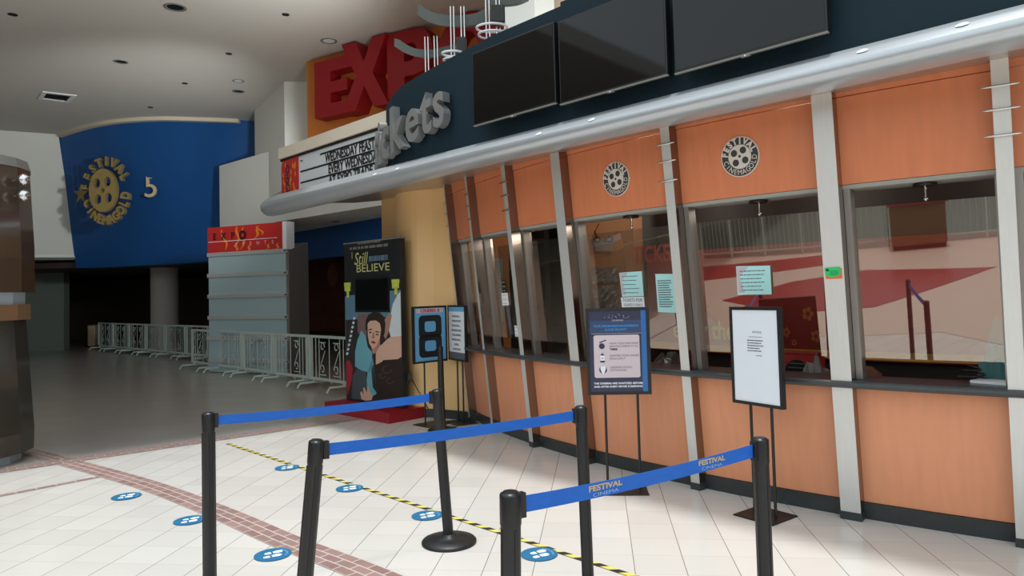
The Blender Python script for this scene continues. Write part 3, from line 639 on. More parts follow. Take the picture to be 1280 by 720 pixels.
# tickets letters
tk_ = thing('tickets_sign', can(5.3, -.1, 3.2), 'raised grey metal lowercase tickets lettering on the dark sign wall', 'sign')
gs = []
x = 0
for ch in 'tickets':
    g = text_geo(ch, .62, .045, .012, 'LEFT'); x1 = max(v.x for v in g[0]); x0 = min(v.x for v in g[0]); gs.append((ch, g, x-x0)); x += (x1-x0)+.035
W = x
up = {'t': .0, 'i': 0, 'c': 0, 'k': .02, 'e': 0, 's': .02}
for k, (ch, g, dx) in enumerate(gs):
    mb = MB(); vs = []; tilt = rad(3)
    for v in g[0]:
        u = (v.x+dx); s_ = 6.19 - u*(1.52/W); zz = 3.245 + (v.y)*1.12 + u/W*.26
        q, n_ = fas(s_); q = q+n_*(.09+v.z); vs.append(Vector((q.x, q.y, zz)))
    mb.add(vs, g[1], GREYL); 
    c0 = sum(vs, Vector())/len(vs)
    mb.build('letter', tk_, fix=False)
    s_ = 6.19-(dx+.12)*(1.52/W); q, n_ = fas(s_); mb = MB(); mb.tube([Vector((q.x, q.y, 3.25+dx/W*.26)), Vector((q.x+n_.x*.12, q.y+n_.y*.12, 3.25+dx/W*.26))], .01, CHROME, 8); mb.build('stud', tk_)
# televisions
tvs = [((588.5, 68), (594, 156), (698, 129.5), 'television nearest the grey tickets lettering'), ((693, 28), (702, 130), (838, 93), 'middle television of the three on the sign wall'), ((836, -25), (845, 90), (1034, 40), 'television farthest from the tickets lettering, nearest the camera')]
spans = [(3.19, 4.235, 3.155, 3.845), (2.10, 3.145, 3.13, 3.825), (.96, 2.04, 3.12, 3.81)]
for (a0, a1, z0, z1), tv in zip(spans, tvs):
    o = thing('wall_television', can((a0+a1)/2, -.05, z0), 'black flat '+tv[3], 'television', 'televisions over the ticket booth')
    f = Frame(can(a1, .05, z0), -Vector((CT.x, CT.y, 0))); w = a1-a0; h = z1-z0
    mb = MB(); f.slab(mb, 0, 0, w, h, -.06, 0, BLACK); f.slab(mb, .2, .15, w-.2, h-.15, -.15, -.06, BLACK); mb.build('tv_body', o, bevel=.004)
    mb = MB(); f.slab(mb, .015, .022, w-.015, h-.015, .0, .002, SCREEN); mb.build('screen', o)
    mb = MB(); f.slab(mb, 0, -.004, w, .006, -.02, .004, GREYPL); f.slab(mb, w/2-.03, -.012, w/2+.03, -.004, -.02, .003, GREYPL); f.poly(mb, circ(w/2, -.006, .006, n=8), PAPER, .0045); mb.build('chrome_strip', o)
# marquee
MO = -.30
aL = canpt(353, 220, MO)[0]; aR = 5.2
mq = thing('marquee_board', can(7.5, MO, 3.0), 'white letter board marquee with black event lettering and red end', 'marquee')
f = Frame(can(aL, MO, 0), -Vector((CT.x, CT.y, 0))); w = aL-aR
zb0, zb1 = 3.0, f.uv(375, 195)[1]; ztop = f.uv(440, 155.5)[1]
za = f.uv(420, 184)[1]
mb = MB(); f.slab(mb, .5, zb0, w, zb1+.0, -.12, 0, BOARD)
L = [f.uv(400, y)[1] for y in (192, 211, 228)]
for k, yy in enumerate((3.485, 3.33, 3.175)):
    f.slab(mb, .55+(.55 if k == 0 else 0), yy-.011, w, yy+.011, 0, .006, INK)
f.rect(mb, .55, 3.47, .62, 3.485, INK, .004)
mb.build('letter_panel', mq)
mb = MB(); f.slab(mb, -.02, zb1, w, zb1+.03, -.14, .02, INK); mb.build('black_rail', mq)
mb = MB(); f.slab(mb, -.02, zb1+.03, w, ztop, -.16, .05, CREAM); mb.build('cream_cap', mq)
mb = MB(); 
rp = [(0, zb0), (.5, zb0), (.5, zb1), (.06, zb1-.005), (.015, zb1-.03), (0, zb1-.08)]
mb.add([f.p(x, y, .015) for x, y in rp]+[f.p(x, y, -.14) for x, y in rp], [tuple(range(6)), tuple(range(6, 12))[::-1]]+[(i, (i+1) % 6, 6+(i+1) % 6, 6+i) for i in range(6)], HEADR)
rr = random.Random(4)
for k in range(26):
    x, y = rr.uniform(.03, .45), rr.uniform(zb0+.03, zb1-.08); f.poly(mb, [(x, y), (x+.03, y+.02), (x+.015, y+.09), (x-.01, y+.05)], FLAME, .0165)
f.text(mb, 'EXPO', mat('ink_violet', (58, 40, 62), .6), .2, (zb0+zb1)/2, .16, .018, bold=.006, rot=PI/2)
mb.build('red_end_panel', mq, fix=False)
mb = MB()
for k, (t, xs, xe) in enumerate((('WEDNESDAY FEAST AT', 407, 481), ('EVERY WEDNESDAY 7-9', 411, 489), ('AT EXPO TRADE HALL', 411, 488))):
    mb = MB(); x0 = f.uv(xs, 205)[0]; x1 = f.uv(xe, 180)[0]; f.text(mb, t, INK, (x0+x1)/2, (3.405, 3.25, 3.095)[k], .172, .008, width=x1-x0, bold=.0035, ext=.001); mb.build('letter_row', mq)

# reel ornaments standing behind the sign wall
def arc_band(mb, pts, h, m, Y):
    P = [at(x, y, Y) for x, y in cr2(pts)]; P2 = [at(x, y+hh, Y) for (x, y), hh in zip(cr2(pts), [h]*200)]
    vs = P+P2+[p+Vector((.05, .05, 0)) for p in P]+[p+Vector((.05, .05, 0)) for p in P2]; n = len(P)
    mb.add(vs, [(i, i+1, n+i+1, n+i) for i in range(n-1)]+[(2*n+i, 3*n+i, 3*n+i+1, 2*n+i+1) for i in range(n-1)]+[(i, 2*n+i, 2*n+i+1, i+1) for i in range(n-1)]+[(n+i, n+i+1, 3*n+i+1, 3*n+i) for i in range(n-1)]+[(0, n, 3*n, 2*n), (n-1, 3*n-1, 4*n-1, 2*n-1)], m)
def cr2(pts): return [(v.x, v.y) for v in cr([Vector(p) for p in pts], 6)]
def ornament(lab, arcp, h, rods, box, rings, Yr):
    x, y = rods[0][0], rods[0][2]; base = at(x, y+10, Yr); base.z = 3.035; o = thing('reel_ornament', base, lab, 'ornament', 'metal ornaments behind the sign wall')
    mb = MB(); arc_band(mb, arcp, h, ARCG, Yr+.1); mb.build('arc_band', o)
    for (x0, y0, y1) in rods:
        mb = MB(); b = at(x0+1.5, y1+24, Yr); b.z = 3.035; t_ = at(x0, y0, Yr); d = .017
        for sgn in (-1, 1): mb.tube([b+Vector((d*sgn, 0, 0)), t_+Vector((d*sgn, 0, 0))], .008, CHROME, 8)
        mb.build('rod_pair', o)
    if box:
        x0, y0, x1, y1 = box; mb = MB(); p0 = at(x0, y1, Yr-.05); p1 = at(x1, y0, Yr-.05); mb.box((p0+p1)/2, (abs(p1.x-p0.x), .12, abs(p1.z-p0.z)), BLACK); mb.build('spot_box', o, bevel=.01)
    if rings:
        x0, y0, x1, y1 = rings; mb = MB(); c = at((x0+x1)/2, (y0+y1)/2, Yr-.1); r = abs(at(x1, y0, Yr).x-at(x0, y0, Yr).x)/2
        for k in range(2): mb.tube([c+Vector((r*cos(t)*(1-.12*k), r*sin(t)*.8, .07*(.5-k))) for t in [2*PI*j/24 for j in range(25)]], .012, PAPER, 8)
        mb.build('ring_coil', o)
    return o
ornament('grey metal arc ornament lower on the sign wall, in front of the red letters', [(493, 48), (508, 57), (525, 61.5), (545, 61), (566, 55)], 10, [(533, 46, 85), (544.5, 45, 80)], None, None, 7.75)
ornament('grey metal arc ornament with coil and rods in the middle of the three', [(522, 5), (540, 15), (565, 19), (592, 17), (606, 11)], 14, [(565, 8, 74), (578, 8, 68)], (571, 48, 583, 68), (553, 66, 578, 76), 7.45)
ornament('cut off metal ornament with white coil beside the white pillar block', [(600, -12), (618, -5), (640, -6), (655, -12)], 11, [(609, -8, 40), (622, -8, 36)], (614, 8, 631, 30), (596, 30, 634, 48), 7.1)
p0 = at(630, 30, 8.2); p1 = at(669, 30, 8.2)
mb = MB(); mb.prism([(p0.x, p0.y), (p1.x, p1.y), (p1.x+.25, p1.y+.3), (p0.x+.2, p0.y+.4)], 3.05, CZ, WHITE); struct(mb.build('pillar_block'))
p2 = at(712, 20, 8.6); mb = MB(); mb.prism([(p1.x+.02, 8.6), (p2.x+.2, 8.5), (p2.x+.3, 8.9), (p1.x+.1, 8.9)], 3.05, CZ, mat('warm_paint', (196, 178, 156), .8)); struct(mb.build('wall_upper_booth'))

# EXPO sign
E0 = fl(383, 77, CZ); ed = Vector((.857, -.515, 0)); f = Frame((E0.x, E0.y, 0), ed)
zb = f.uv(383, 170)[1]; ez = thing('expo_sign', f.p(2, zb), 'huge red raised EXPO letters on an orange panel under the ceiling', 'sign')
mb = MB(); f.slab(mb, 0, zb-.5, 5.6, CZ-.005, -.2, 0, ORANGE); mb.build('backing_panel', ez)
EX = .28
def tou(px, py): return f.uv(px, py, EX)
e0 = tou(407, 152); e1 = tou(407.5, 84); 
zl, zh = f.uv(394.5, 148.5, EX)[1], f.uv(393, 79, EX)[1]
cuts = [(407, 466), (424, 487), (484, 541), (541, 620)]
hts = {'E': (0, .0), 'X': (.16, .14), 'P': (.0, .14), 'O': (.0, .14)}
T_ = {'E': [[(0, 0), (1, 0), (1, .22), (.42, .22), (.42, .40), (.85, .40), (.85, .60), (.42, .60), (.42, .78), (1, .78), (1, 1), (0, 1)]],
      'X': [[(0, 0), (.30, 0), (.5, .33), (.70, 0), (1, 0), (.68, .5), (.98, 1), (.68, 1), (.5, .68), (.32, 1), (.02, 1), (.32, .5)]],
      'P': [[(0, 0), (.38, 0), (.38, .34), (.6, .34), (.82, .38), (.95, .5), (1, .67), (.95, .84), (.82, .96), (.6, 1), (0, 1)], [(.38, .55), (.38, .8), (.55, .8), (.64, .76), (.66, .67), (.64, .59), (.55, .55)]],
      'O': [circ(.5, .5, .5, .52, 32), circ(.5, .5, .17, .26, 24)]}
xL = f.uv(393, 100, EX)[0]; xb = [xL, xL+.76, xL+1.79, xL+2.87]; wb = [.98, 1.10, 1.0, 1.25]
for k, ch in enumerate('EXPO'):
    g = shape_geo([[(x*wb[k], y) for x, y in lp] for lp in T_[ch]], EX/2)
    lo = zl-(.0 if ch in 'EPO' else .02); hi = min(zh+(.0 if ch == 'E' else .16), CZ-.02)
    mb = MB(); mb.add([f.p(xb[k]+v.x, lo+v.y*(hi-lo), EX/2+.002+v.z*(1.0 if ch != 'X' else 1.25)+(.035 if ch == 'X' else 0)) for v in g[0]], g[1], RED); mb.build('letter', ez, fix=False)

# ceiling fittings
cl = [((219, 9), .17, 'large round dark recessed light near the top of the ceiling'), ((411, 51), .15, 'round recessed light with pale ring beside the red letters'), ((151, 77), .13, 'stained round recessed light in the mid ceiling'),
      ((298, 114), .13, 'dark round recessed light before the white pillar, nearer the blue wall'), ((298, 101), .12, 'pale ringed recessed light before the white pillar'), ((16, 18), .07, 'tiny dark ceiling sensor at the upper left corner'), ((357, 18), .06, 'tiny dark ceiling sensor above the round light by the letters'),
      ((286, 67), .06, 'tiny dark ceiling sensor over the middle of the ceiling'), ((231, 104), .06, 'tiny dark ceiling sensor in front of the blue wall'), ((188, 134), .06, 'tiny dark ceiling sensor closest to the blue wall logo')]
for (px, py), r, lab in cl:
    c = fl(px, py, CZ); o = thing('ceiling_downlight' if r > .1 else 'ceiling_sensor', c, lab, 'ceiling light' if r > .1 else 'ceiling sensor', 'recessed ceiling lights' if r > .1 else 'ceiling sensors')
    mb = MB(); mb.lathe(c-Vector((0, 0, .012)), [(r*.72, .0115), (r*.74, .003), (r*.85, 0), (r, .004), (r, .0119)], GREYPL if r > .1 else BLACK, 22); mb.build('ring', o)
    if r > .1: mb = MB(); mb.lathe(c-Vector((0, 0, .008)), [(r*.7, .004), (r*.7, .0075)], BLACK if (px, py) not in ((411, 51), (298, 101)) else PAPER, 20); mb.build('lamp_well', o)
q = [fl(x, y, CZ-.02) for x, y in ((53, 115), (96, 120), (86, 129), (47, 124))]
c = sum(q, Vector())/4; o = thing('ceiling_vent', c, 'rectangular white framed ceiling vent above the blue wall', 'vent')
mb = MB(); inn = [c+(p-c)*.72 for p in q]
for i in range(4):
    j = (i+1) % 4; a, b, d, e_ = q[i], q[j], inn[j], inn[i]; up_ = Vector((0, 0, .019)); mb.hexa([a, b, d, e_, a+up_, b+up_, d+up_, e_+up_], PAPER)
mb.build('frame', o)
mb = MB()
for k in range(6):
    t0, t1 = (k+.15)/6, (k+.6)/6; mb.add([inn[0].lerp(inn[3], t0), inn[1].lerp(inn[2], t0), inn[1].lerp(inn[2], t1)+Vector((0, 0, .012)), inn[0].lerp(inn[3], t1)+Vector((0, 0, .012))], [(0, 1, 2, 3)], GREYPL)
mb.add([p+Vector((0, 0, .016)) for p in inn], [(0, 1, 2, 3)], BLACK); mb.build('louvre', o)
for px, py, lab in ((495, 261, 'small downlight in the white soffit beside the yellow wall'), (420, 276.5, 'tiny pale downlight in the white soffit over the movie standee')):
    c = fl(px, py, SZ); mb = MB(); mb.lathe(c-Vector((0, 0, .02)), [(.05, .018), (.055, .004), (.08, 0), (.085, .0195)], GREYPL, 18); tag(mb.build('soffit_downlight', origin=c), lab, 'ceiling light', 'soffit lights')

# ================================================================= BLUE WALL SIGN
def drum_hit(px, py):
    r = ray(px, py); t = 10
    while t < 26:
        P = CAMP+r*t; k = (P.z-ZD)/(CZ-ZD); c = [botc[i]+(topc[i]-botc[i])*k for i in range(len(botc))]
        for i in range(len(c)-1):
            if c[i].x <= P.x <= c[i+1].x:
                w_ = (P.x-c[i].x)/(c[i+1].x-c[i].x)
                if P.y > c[i].y+(c[i+1].y-c[i].y)*w_:
                    return P, Vector((c[i+1].x-c[i].x, c[i+1].y-c[i].y, 0)).normalized(), Vector(((topc[i]-botc[i]).x, (topc[i]-botc[i]).y, CZ-ZD)).normalized()
        t += .02
LC, tx, uy = drum_hit(136, 240); dv = (LC-CAMP).normalized(); LC = LC-dv*.85; tx = Vector((1, -.05, 0)).normalized(); f = Frame(LC, tx)
lo = thing('cinema_logo_sign', LC, 'raised gold film reel logo with ring lettering on the blue wall', 'sign')
kx = LC.y/FPX/max(.55, abs(tx.x)); ky = LC.y/FPX   # size of one picture pixel at the wall
mb = MB(); g = shape_geo([circ(0, 0, 17.5*kx, 27*ky, 40)]+[circ(x*kx, y*ky, 4.3*kx, 6*ky, 20) for x, y in ((-7.5, 9), (6, 10.5), (-6, -11), (7.5, -9.5))]+[circ(0, 0, 2.3*kx, 3*ky, 12)], .06)
f.geo(mb, g, GOLD, 1.5*kx, 0, .25); mb.build('reel_disc', lo)
mb = MB()
for x, y in ((-9, 12), (9, -12)): mb.tube([f.p(x*kx, y*ky, -1.1), f.p(x*kx, y*ky, .2)], .03, GOLDD, 8)
mb.build('standoff', lo)
def ring_text(t, a0, a1, flip):
    n = len(t)
    for k, ch in enumerate(t):
        a = a0+(a1-a0)*k/(n-1); g = text_geo(ch, 13*ky, .06, .012); mb = MB(); f.geo(mb, g, GOLD, (1.5+25.5*cos(a))*kx, 37*ky*sin(a), .12, .95*kx/ky, 1.15, (a-PI/2) if not flip else a+PI/2); mb.build('letter', lo, fix=False)
ring_text('FESTIVAL', rad(172), rad(28), False); ring_text('CINEMAGOLD', rad(203), rad(350), True)
def starpts(r, sy=1): return [(r*(1 if k % 2 == 0 else .42)*cos(PI/2+k*PI/5), sy*r*(1 if k % 2 == 0 else .42)*sin(PI/2+k*PI/5)) for k in range(10)]
P_, t_, u_ = drum_hit(103.5, 243); sg = Frame(P_-dv*.2, tx)
mb = MB(); sg.geo(mb, shape_geo([starpts(.2, 1.4)], .03), GOLD, 0, 0, .05); tag(mb.build('gold_star', origin=sg.o), 'gold star at the left of the film reel logo on the blue wall', 'sign')
P_, t_, u_ = drum_hit(189.5, 235); n5 = Frame(P_-dv*.1, Vector((1, .02, 0)))
mb = MB(); n5.text(mb, '5', mat('number_cream', (222, 202, 164), .5), 0, 0, .82, .04, bold=.0, ext=.03, sx=.95); tag(mb.build('wall_number', origin=n5.o), 'cream numeral 5 on the blue wall right of the reel logo', 'sign')

# ================================================================= KIOSK AT LEFT EDGE
kc = Vector((-5.72, 7.2, 0)); o = thing('round_kiosk', kc, 'dark tapered round kiosk of glass and wood cut by the left edge', 'kiosk')
def lat(name, prof, m): mb = MB(); mb.lathe(kc, prof, m, 16, smooth=False); return mb.build(name, o)
lat('plinth', [(.62, 0), (.62, .1)], BLUEW); lat('lower_glass', [(.73, .1), (.735, .3), (.66, 1.44)], mat('smoked_glass', (58, 56, 50), .1, spec=.7)); lat('wood_band', [(.70, 1.44), (.70, 1.60)], BROWNW)
lat('light_gap', [(.65, 1.60), (.65, 1.72)], BLUEW); lat('upper_glass', [(.74, 1.72), (.735, 2.2), (.69, 3.0)], BRONZE); lat('lid', [(.70, 3.0), (.67, 3.1), (.5, 3.12)], GREYPL)
for z in (2.86, 2.70):
    mb = MB(); q = kc+Vector((.79, -.05, z)); mb.lathe(q, [(.01, -.06), (.05, -.035), (.06, 0), (.05, .035), (.01, .06)], CHROME, 14); mb.tube([q, kc+Vector((.68, -.02, z))], .012, CHROME, 8); mb.build('chrome_spot', o)

# ================================================================= DISPLAY PILLAR "EXPO EVENTS"
pC = at(362, 400, 14.7); d1 = Vector((-.91, .41)).normalized(); d2 = Vector((.41, .91)); cx = pC.xy; cl_ = online(261, cx, d1); wC = (cl_-cx).length; cr_ = online(385, cx, d2); wS = (cr_-cx).length
o = thing('display_pillar', (cx.x, cx.y, 0), 'pale blue clad display pillar headed by a red EXPO EVENTS panel', 'display pillar')
f = Frame((cl_.x, cl_.y, 0), (-d1.x, -d1.y, 0)); hz = at(361, 277, pC.y).z; hb = at(362, 313, pC.y).z
mb = MB(); P0, P1, P2, P3 = cl_, cx, cx+d2*wS, cl_+d2*wS; zs = at(385, 303, cr_.y).z
mb.prism([tuple(p) for p in (P0, P1, P2, P3)], 0, [hb, hb, zs, zs], CLADG); mb.build('pillar_body', o)
mb = MB(); zz = [at(362, y, pC.y).z for y in (313, 340.5, 368, 396, 423, 452)]
prev = hb
for k in range(5): f.slab(mb, .0, zz[k+1]+.03, wC-.07, zz[k]-.03, 0, .012, CLADB)
f.slab(mb, 0, 0.02, wC-.07, zz[5]-.03, 0, .012, CLADB); mb.build('blue_cladding', o)
for z in zz:
    mb = MB(); f.slab(mb, -.01, z-.042, wC-.03, z+.042, .0, .05, ALU); f.slab(mb, wC-.09, z-.012, wC-.028, z+.012, .05, .056, BLACK); mb.build('aluminium_strip', o, bevel=.004)
mb = MB(); f.slab(mb, 0, hb+.04, wC-.13, hz, -.2, .03, HEADR)
rr = random.Random(9); hw = wC-.13; hh = hz-hb-.04
for (x, y, h, s_) in ((.22, .5, .9, -.15), (.40, .62, .8, .1), (.47, .5, .95, .18), (.66, .68, .55, .3), (.38, .15, .35, .1), (.55, .1, .3, .3), (.8, .12, .25, .3), (.92, .1, .3, .25), (.7, .75, .4, -.2)):
    X = x*hw; Y = hb+.04+y*hh; pts = [(X+s_*hh*(t-.5)+.05*sin(t*6), Y+h*hh*(t-.5)*.9) for t in [j/8 for j in range(9)]]
    pts = [(a, min(max(b, hb+.05), hz-.01)) for a, b in pts]; wv = [.02+.05*sin(PI*j/8) for j in range(9)]
    f.poly(mb, pts+[(a+w_, b) for (a, b), w_ in zip(pts, wv)][::-1], FLAME, .032)
f.rect(mb, .02, hb+.04+hh*.42, hw*.93, hb+.04+hh*.44, PAPER, .034)
mb.build('header_panel', o, fix=False)
mb = MB()
for k, ch in enumerate('EXPO'): f.text(mb, ch, mat('ink_maroon', (60, 24, 34), .5), hw*(.10+.125*k), hb+.04+hh*.62, hh*.34, .036, bold=.008, ext=.001)
f.poly(mb, circ(hw*.485, hb+.04+hh*.62, .105, n=20), mat('ink_maroon', (60, 24, 34), .5), .038); f.poly(mb, circ(hw*.485, hb+.04+hh*.62, .045, n=18), HEADR, .04); mb.build('dark_lettering', o); mb = MB()
for k, ch in enumerate('EVENTS'): f.text(mb, ch, PINKW, hw*(.40+.095*k), hb+.04+hh*.27, hh*.2, .036, ext=.001)
mb.build('pale_lettering', o)
mb = MB(); f.slab(mb, wC-.13, hb+.03, wC-.02, hz+.01, -.2, .035, PAPER); mb.build('white_edge', o)

# ================================================================= BARRIERS
def make_barrier(W_, label, grp):
    o = thing('crowd_barrier', (0, 0, 0), label, 'barrier', grp); H_ = .92; zb = .14
    mb = MB(); t = .045
    for x in (t/2, W_-t/2): mb.box((x, 0, (zb+H_)/2), (t, t, H_-zb), FENCE)
    for z in (zb+t/2, H_-t/2): mb.box((W_/2, 0, z), (W_-2*t, t, t), FENCE)
    mb.build('barrier_frame', o, bevel=.004)
    mb = MB()
    for k in range(11):
        x = .1+(W_-.2)*k/10
        if k in (3, 4, 6, 7): continue
        mb.tube([(x, 0, zb+t), (x, 0, H_-t)], .008, FENCE, 6, cap=False)
    for xa in (.33, .67):
        for (z0, sg_) in ((.72, 1), (.33, -1)):
            mb.tube([(W_*xa+.07*cos(tt)*(1-tt/9)*sg_, 0, z0+.09*sin(tt)*(1-tt/9)) for tt in [j*.4 for j in range(15)]], .009, FENCE, 6)
        mb.tube([(W_*xa-.09, 0, .36), (W_*xa+.09, 0, .66)], .008, FENCE, 6)
        for z in (.24, .80): mb.tube([(W_*xa-.1, 0, z), (W_*xa+.1, 0, z)], .008, FENCE, 6)
    mb.build('scroll_grille', o)
    for x in (.17, W_-.17):
        mb = MB(); mb.tube([(x, -.34, .022), (x, -.29, .10), (x, .29, .10), (x, .34, .022)], .02, FENCE, 8); mb.box((x, 0, .13), (.05, .05, .06), FENCE); mb.build('foot', o)
    return o
def dup(root, loc, rz, label):
    r = root.copy(); COL.objects.link(r); r.location = loc; r.rotation_euler = (0, 0, rz); r['label'] = label
    for ch in list(root.children):
        c = ch.copy(); COL.objects.link(c); c.parent = r
    return r
bz = make_barrier(1.34, 'x', 'pale green crowd barriers by the blue pillar')
s0_ = Vector((-7.52, 16.62)); dd = Vector((.701, -.713)); step = 1.385; rz = math.atan2(dd.y, dd.x)
labs = ['pale barrier panel at the far end of the nearer row, beside the pillar corner', 'second pale barrier panel from the pillar corner in the nearer row', 'middle pale barrier panel of the nearer row', 'pale scrolled barrier panel right of the blue pillar front', 'pale scrolled barrier panel partly hidden by the movie standee']
for k in range(5):
    q = s0_+dd*step*k
    if k == 0: bz.location = (q.x, q.y, 0); bz.rotation_euler = (0, 0, rz); bz['label'] = labs[0]
    else: dup(bz, (q.x, q.y, 0), rz, labs[k])
s1_ = Vector((-13.95, 23.9)); e1_ = Vector((-7.3, 17.75)); dd2 = (e1_-s1_).normalized(); rz2 = math.atan2(dd2.y, dd2.x)
labs2 = ['farthest dim barrier panel beside the tan bin', 'second dim barrier panel from the tan bin', 'dim barrier panel just left of the round column', 'barrier panel in front of the round column', 'far barrier panel just right of the round column', 'far row barrier panel left of the nearer row end']
for k in range(6):
    q = s1_+dd2*1.40*k; r = dup(bz, (q.x, q.y, 0), rz2, labs2[k]); r['group'] = 'dim crowd barriers of the far row'
tb = fl(114, 434); mb = MB(); mb.box((tb.x, tb.y+.15, .02), (.34, .34, .04), BLACK); mb.box((tb.x, tb.y+.15, .40), (.27, .27, .72), mat('tan_board', (204, 176, 146), .6)); mb.box((tb.x, tb.y+.15, .775), (.28, .28, .03), GREYPL); tag(mb.build('tan_bin', origin=(tb.x, tb.y+.15, 0), bevel=.006), 'slim tan bin at the far end of the barrier row', 'bin')
# dim framed poster on gallery wall
gq = g0; gf = Frame((g0.x, g0.y, 0), (bd.x, bd.y, 0)); gf.o = Vector((g0.x, g0.y, 0))
u0, v0 = gf.uv(386, 413); u1, v1 = gf.uv(452, 322)
o = thing('framed_poster', gf.p((u0+u1)/2, v0), 'dim dark reddish framed poster in the gallery behind the standee', 'poster')
mb = MB(); gf.slab(mb, u0-.06, v0-.06, u1+.06, v1+.06, -.01, .03, BLACK); mb.build('poster_frame', o)
mb = MB(); gf.rect(mb, u0, v0, u1, v1, mat('poster_dim', (96, 46, 34), .4, var=.6, scale=(3, 3, 3)), .033); gf.poly(mb, circ((u0+u1)/2, v1-.45, .3, .34, 18), mat('poster_dim2', (140, 92, 70), .5, var=.5, scale=(4, 4, 4)), .035); mb.build('print', o, fix=False)

# ================================================================= MOVIE STANDEE
PZ = .137
pr_ = [fl(x, y, PZ).xy for x, y in ((418, 510), (492, 515), (541, 509))]
d_l = (pr_[0]-pr_[1]); d_r = (pr_[2]-pr_[1])
d_r = Vector((-d_l.y, d_l.x)).normalized()*-.62; d_r = d_r if d_r.x > 0 else -d_r
b0_ = fl(433, 499.5, PZ).xy; b1_ = fl(504, 511, PZ).xy; sdv = (b1_-b0_).normalized(); sw = (b1_-b0_).length
nb = Vector((-sdv.y, sdv.x)); nb = nb if nb.y > 0 else -nb
o = thing('movie_standee', ((b0_.x+b1_.x)/2, (b0_.y+b1_.y)/2, 0), 'tall black movie standee printed with a young couple on a red platform', 'standee')
fw_ = b1_-sdv*sw*1.06-nb*.30; P_ = [fw_, b1_+sdv*.10-nb*.30, b1_+sdv*.10+nb*.36, fw_+nb*.66]
mb = MB(); mb.prism([tuple(p) for p in P_], 0, PZ, REDPL); mb.build('platform', o, bevel=.006)
f = Frame((b0_.x, b0_.y, PZ), (sdv.x, sdv.y, 0)); SH = at(500, 296.5, b1_.y).z-PZ
mb = MB(); f.slab(mb, 0, 0, sw, SH, -.08, 0, TBLACK); f.slab(mb, -.005, SH-.012, sw+.005, SH+.008, -.085, .008, GREYPL); mb.build('panel', o, bevel=.004)
def U(x, y): return f.uv(x, y, .004)
sx0, sy0 = U(444.5, 390); sx1, sy1 = U(486.5, 345)
mb = MB(); f.slab(mb, sx0, sy0, sx1, sy1, 0, .012, BLACK); f.rect(mb, sx0+.03, sy0+.03, sx1-.03, sy1-.03, SCREEN, .014); mb.build('inset_screen', o)
mb = MB()
def PP(m, pts, z): f.poly(mb, [(min(max(u, .004), sw-.004), max(v, .01)) for u, v in (U(x, y) for x, y in pts)], m, z)
# printed scene, flat layers of ink
PP(mat('print_dusk', (92, 128, 148), .5), [(431, 370), (503, 362), (505, 510), (433, 499)], .002)
PP(mat('print_dark', (48, 44, 46), .5), [(432, 400), (504, 395), (505, 510), (433, 499)], .003)
PP(PWHITE, [(487, 400), (491, 380), (497, 368), (503, 364), (503, 420), (498, 424), (489, 424), (486, 412)], .004)
PP(SKIN, [(484, 424), (489, 421), (503, 420), (504, 446), (497, 449), (480, 452), (474, 450), (472, 436), (480, 428)], .005)
PP(SKIN2, [(479, 402), (487, 391), (490, 394), (486, 415), (482, 424), (478, 416)], .005)
PP(mat('print_blur', (120, 96, 96), .5), [(447, 392), (459, 392), (458, 430), (453, 425), (447, 415)], .004)
PP(SKIN2, [(463, 428), (475, 422), (475, 438), (466, 443)], .0052)
PP(HAIR, [(457, 412), (457.5, 400), (461, 393), (467, 389.8), (475, 391), (480, 396), (482, 405), (481, 417), (477.5, 424), (477, 412), (475, 404), (470, 400.5), (463, 401), (460, 404), (458.5, 414)], .007)
PP(SKIN, [(459.5, 404), (463, 400), (470, 399.5), (475, 403), (476.5, 412), (475, 422), (471, 432), (466.5, 436.5), (462, 430), (460, 420)], .006)
PP(HAIR, [(460.5, 412), (465, 410.7), (465.5, 411.9), (461, 413.2)], .008); PP(HAIR, [(469.5, 413.7), (474.5, 414.7), (474.5, 415.9), (469.5, 415)], .008)
PP(HAIR, [(461.5, 415), (464.5, 414.5), (464.8, 416), (461.8, 416.6)], .008); PP(HAIR, [(470, 417.2), (473.5, 417.8), (473.3, 419.2), (470, 418.6)], .008)
PP(SKIN2, [(466.5, 415), (468, 415), (468.8, 423), (466, 423.5), (465, 422)], .008); PP(PRED, [(463.5, 427), (467, 426.2), (470.5, 428), (467, 429.8)], .008)
PP(DENIM, [(444, 440), (447, 425), (452, 413), (457, 420), (460, 434), (465, 440), (466, 460), (462, 466), (452, 463), (444, 458)], .006)
PP(DENIM, [(460, 462), (466, 448), (470, 470), (471, 492), (462, 498), (458, 480)], .006)
PP(DENIM2, [(440, 499), (441, 470), (447, 460), (458, 466), (459, 482), (452, 499)], .007)
PP(HAIR, [(464, 460), (470, 453), (480, 450), (496, 449), (503, 452), (504, 500), (490, 500), (474, 496), (466, 484)], .006)
for (x, y, r) in ((484, 462, 6), (488, 476, 5), (478, 470, 4)):
    for k in range(7):
        a = k*.7; PP(mat('print_hair_hi', (104, 84, 66), .5), [(x+r*cos(a), y+r*.8*sin(a)), (x+r*cos(a+.6), y+r*.8*sin(a+.6)), (x+(r-.9)*cos(a+.6), y+(r-.9)*.8*sin(a+.6)), (x+(r-.9)*cos(a), y+(r-.9)*.8*sin(a))], .008)
PP(SKIN, [(470, 441), (476, 431), (481, 432), (483, 444), (478, 452), (470, 456)], .007)
PP(SKIN, [(452, 499), (450.5, 491), (452, 489), (455, 493), (454, 485), (456, 484), (459, 491), (459, 483), (461, 483), (463, 491), (466, 495), (465, 500), (458, 501)], .008)
PP(PRED, [(433, 452), (437, 450), (441, 460), (440, 475), (436, 488), (434, 495)], .006)
